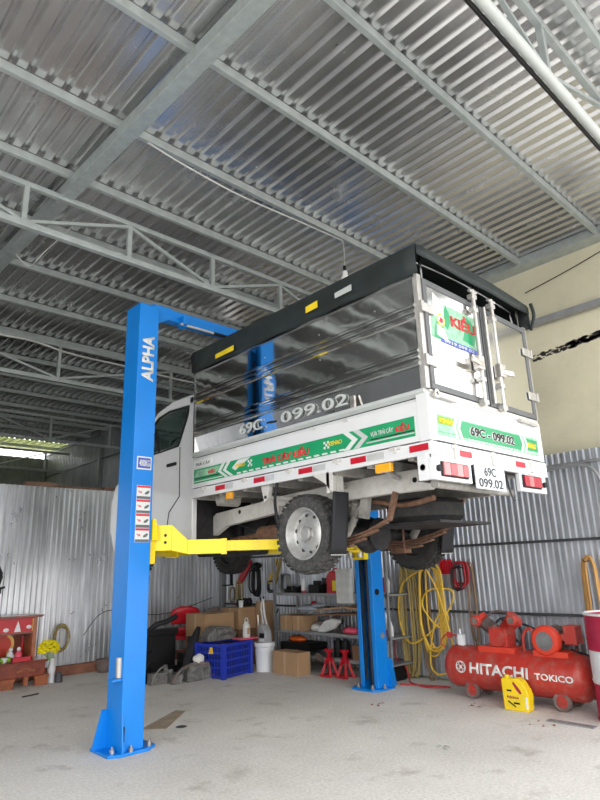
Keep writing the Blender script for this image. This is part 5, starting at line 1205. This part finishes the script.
# tools hanging on the fence corner, left of the rack
def hang(name, mb, m, label, cat, **k): return simple(name, mb, m, label, cat, **k)
hang('red_cloth', MB().prism([(8.5, 1.12), (8.36, 1.12), (8.12, 1.38), (8.1, 1.5), (8.22, 1.5)], 'x', 6.4, 6.44), 'red_plastic', 'red cloth hanging highest on the tool wall below the yellow arm', 'cloth', bevel=.01)
hang('cable_coil', coil(7.95, 1.34, .98, .24, 6, .012, x=6.43, seed=31, jit=.03), 'cable_black', 'black cable coil on the tool wall beneath the truck', 'cable', smooth=True)
hang('rope_coil', coil(8.4, 1.15, .8, .13, 4, .009, x=6.43, seed=33, jit=.03), 'hose_olive', 'pale green rope loop hanging under the red cloth', 'rope', smooth=True)
hang('cable_coil', coil(8.62, 1.05, .84, .14, 3, .007, x=6.43, seed=34, jit=.03), 'hose_brown', 'thin brown cable loop left of the green rope', 'cable', smooth=True)
hang('yellow_bar', MB().bar((6.4, 7.62, 1.12), (6.44, 7.46, 1.5), .03, .04), 'hose_yellow', 'slanting yellow bar, left of the two on the tool wall', 'bar')
hang('yellow_bar', MB().bar((6.4, 7.48, 1.12), (6.44, 7.36, 1.5), .03, .05), 'hose_olive', 'slanting yellow bar, right of the two on the tool wall', 'bar')
hang('cable_coil', coil(7.56, 1.16, .98, .16, 4, .009, x=6.43, seed=35, jit=.02), 'dark_metal', 'dark wire coil under the slanting yellow bars', 'cable', smooth=True)
hang('car_part', MB().ball((6.4, 7.95, 1.4), .08, (.5, 1.8, .7), jit=.15), 'black', 'black hose clamp bundle above the black cable coil', 'car part')
hang('pliers', MB().bar((6.46, 7.93, .92), (6.46, 7.88, .75), .015, .02).bar((6.46, 7.83, .92), (6.46, 7.9, .75), .015, .02), 'dark_metal', 'dark pliers hanging under the black cable coil', 'pliers')
hang('chain_hook', MB().tube(catmull([(6.46, 7.57, .95), (6.46, 7.57, .75), (6.46, 7.52, .68), (6.46, 7.48, .74)], 5), .012, 6), 'dark_metal', 'dark hook hanging beneath the wire coil', 'hook')
hang('cable_coil', coil(7.2, 1.25, 1.02, .2, 4, .016, x=6.42, seed=37, jit=.02), 'grey_metal', 'grey cable bundle hanging just left of the jerry can shelf', 'cable', smooth=True)
hang('wall_bracket', MB().box(6.0, 6.2, 8.3, 8.34, 1.1, 1.12).box(6.15, 6.19, 8.3, 8.34, 1.12, 1.28), 'black', 'small black bracket on the tool wall near the corner', 'bracket')

# ================================================================== CEILING CABLES AND BULB
simple('ceiling_cable', MB().tube(catmull([(1.98, 3.83, 4.79), (2.3, 3.82, 4.74), (2.9, 3.8, 4.69), (3.6, 3.81, 4.73), (4.35, 3.84, 4.79)], 8), .007, 6), 'cable_white', 'white cable sagging under the purlin towards the hanging bulb', 'cable', smooth=True)
simple('ceiling_cable', MB().tube(catmull([(1.4, 8.44, 4.66), (2.2, 8.44, 4.62), (2.7, 8.44, 4.63), (3.3, 8.44, 4.56), (4.2, 8.44, 4.55), (5.2, 8.44, 4.52), (6.2, 8.44, 4.56)], 8), .014, 6), 'cable_white', 'white cable strung along the distant roof truss', 'cable', smooth=True)
simple('ceiling_cable', MB().tube(catmull([(1.72, 6.2, 4.7), (1.9, 6.3, 4.66), (1.95, 6.0, 4.72), (2.0, 5.4, 4.76)], 8), .007, 6), 'cable_white', 'short white cable beside the long roof beam', 'cable', smooth=True)
lb = thing('light_bulb', (4.375, 3.85, 4.33), 'white bulb hanging by its cord above the truck tarpaulin', 'light bulb')
MB().tube(catmull([(4.37, 3.85, 4.8), (4.385, 3.85, 4.65), (4.375, 3.85, 4.48)], 5), .005, 6).build('cord', 'cable_white', lb)
MB().cyl((4.375, 3.85, 4.42), (4.375, 3.85, 4.49), .018, 14).build('socket', 'black', lb)
MB().lathe([(.02, 4.43), (.032, 4.41), (.03, 4.38), (.045, 4.35), (.05, 4.32), (.045, 4.28), (.02, 4.26), (.0001, 4.258)], (4.375, 3.85, 0), 'z', 22).build('bulb', 'bulb', lb, smooth=True)

# ================================================================== FLOOR LITTER
simple('cardboard_scrap', MB().prism([(2.95, 5.32), (3.55, 5.72), (3.6, 5.62), (3.1, 5.15)], 'z', .001, .006), mat('dusty_cardboard', (.34, .27, .2), .9, var=.25), 'flat dirty cardboard strip on the floor behind the near column', 'cardboard')
struct(MB().lathe([(.05, .001), (.05, .0025), (.0001, .0025), (.0001, .001)], (3.24, 5.12, 0), 'z', 20).build('trim_oil_spot', 'dark_metal'))
random.seed(12)
LT = [((5.05, 4.28), 'leaf', 'dry leaf', 'reddish dry leaf scraps on the open floor in front of the far post'),
      ((5.3, 2.72), 'leaf', 'dry leaf', 'reddish dry leaf scraps in front of the drum'),
      ((5.55, 3.55), 'leaf', 'dry leaf', 'reddish scrap left of the yellow jug'),
      ((5.55, 2.62), 'paper', 'paper', 'crumpled white paper on the floor near the drum'),
      ((4.9, 3.6), 'paper', 'paper', 'small pale litter in front of the compressor'),
      ((4.85, 6.35), 'paper', 'paper', 'tiny white paper in front of the blue crate'),
      ((4.2, 3.0), 'decal_grey', 'paper', 'small grey scrap in the middle of the open floor')]
for (p, m, c, l) in LT:
    b = MB()
    for k in range(5):
        x, y = p[0]+random.uniform(-.09, .09), p[1]+random.uniform(-.09, .09); a = random.uniform(0, PI); r = random.uniform(.012, .035)
        vs = [(x+r*math.cos(a), y+r*math.sin(a), .002), (x-.4*r*math.sin(a), y+.4*r*math.cos(a), .012), (x-r*math.cos(a), y-r*math.sin(a), .003), (x+.4*r*math.sin(a), y-.4*r*math.cos(a), .006)]
        b.plate(vs, (0, 0, 1), .0015)
    o = simple('floor_litter', b, m, l, c); o['kind'] = 'stuff'
simple('flat_bar', MB().box(5.42, 5.5, 2.35, 2.75, 0, .01), 'grey_metal', 'flat grey strip on the floor beside the drum', 'strip')
simple('dark_stick', MB().bar((2.75, 7.75, .008), (2.95, 7.8, .008), .02, .012), 'dark_metal', 'short dark stick on the floor in front of the shrine', 'stick')

# repeats share a group
GR = {'wood_plank': 'planks lying on top of the partition', 'hose_coil': 'air hoses hanging on the corrugated fence', 'cable_coil': 'cable coils hanging on the walls',
      'wall_hook': 'hooks carrying the hoses', 'cardboard_box': 'cardboard boxes around the shelves', 'engine_part': 'loose car parts', 'jack_stand': 'pair of red jack stands',
      'cardboard_sheet': 'flat cardboard sheets over the headlamp', 'black_canister': 'black canisters on the low shelf', 'white_spool': 'little white spools in a stack',
      'metal_tube': 'steel tubes in the white bucket', 'figurine': 'figurines in the shrine', 'fruit': 'green fruits in the shrine', 'yellow_bar': 'slanting bars on the tool wall',
      'plastic_bag': 'plastic bags in the workshop', 'ceiling_cable': 'white cables under the roof', 'floor_litter': 'litter on the floor'}
for o in list(COL.objects):
    b = o.name.split('.')[0]
    if o.parent is None and b in GR: o['group'] = GR[b]

# ================================================================== LIGHT, CAMERA
w = bpy.data.worlds.new('overcast_sky'); SC.world = w; w.use_nodes = True
bg = w.node_tree.nodes['Background']; nt = w.node_tree
tc = nd(nt, 'ShaderNodeTexCoord'); sx = nd(nt, 'ShaderNodeSeparateXYZ'); nt.links.new(tc.outputs['Generated'], sx.inputs[0])
rp = nd(nt, 'ShaderNodeValToRGB'); rp.color_ramp.elements[0].position = .0; rp.color_ramp.elements[1].position = .6
rp.color_ramp.elements[0].color = (1, .985, .96, 1); rp.color_ramp.elements[1].color = (.95, .97, 1, 1)
nt.links.new(sx.outputs[2], rp.inputs['Fac']); nt.links.new(rp.outputs['Color'], bg.inputs['Color'])
bg.inputs['Strength'].default_value = 2.2
cam = bpy.data.cameras.new('camera'); co = bpy.data.objects.new('camera', cam); COL.objects.link(co); SC.camera = co
cam.sensor_fit = 'VERTICAL'; cam.sensor_height = 24; cam.lens = 592/800*24; cam.clip_end = 200; cam.clip_start = .05
X, Y, Z = CAMR = (Vector((.7319, -.1640, -.6614)), Vector((-.6806, -.2200, -.6989)), Vector((-.0310, .9617, -.2724)))
mtx = Matrix((X, Y, Z)).to_4x4(); mtx.translation = Vector((0, 0, 1.35)); co.matrix_world = mtx
SC.view_settings.view_transform = 'Standard'; SC.view_settings.look = 'None'; SC.view_settings.exposure = .9; SC.view_settings.gamma = 1; SC.view_settings.use_curve_mapping = False
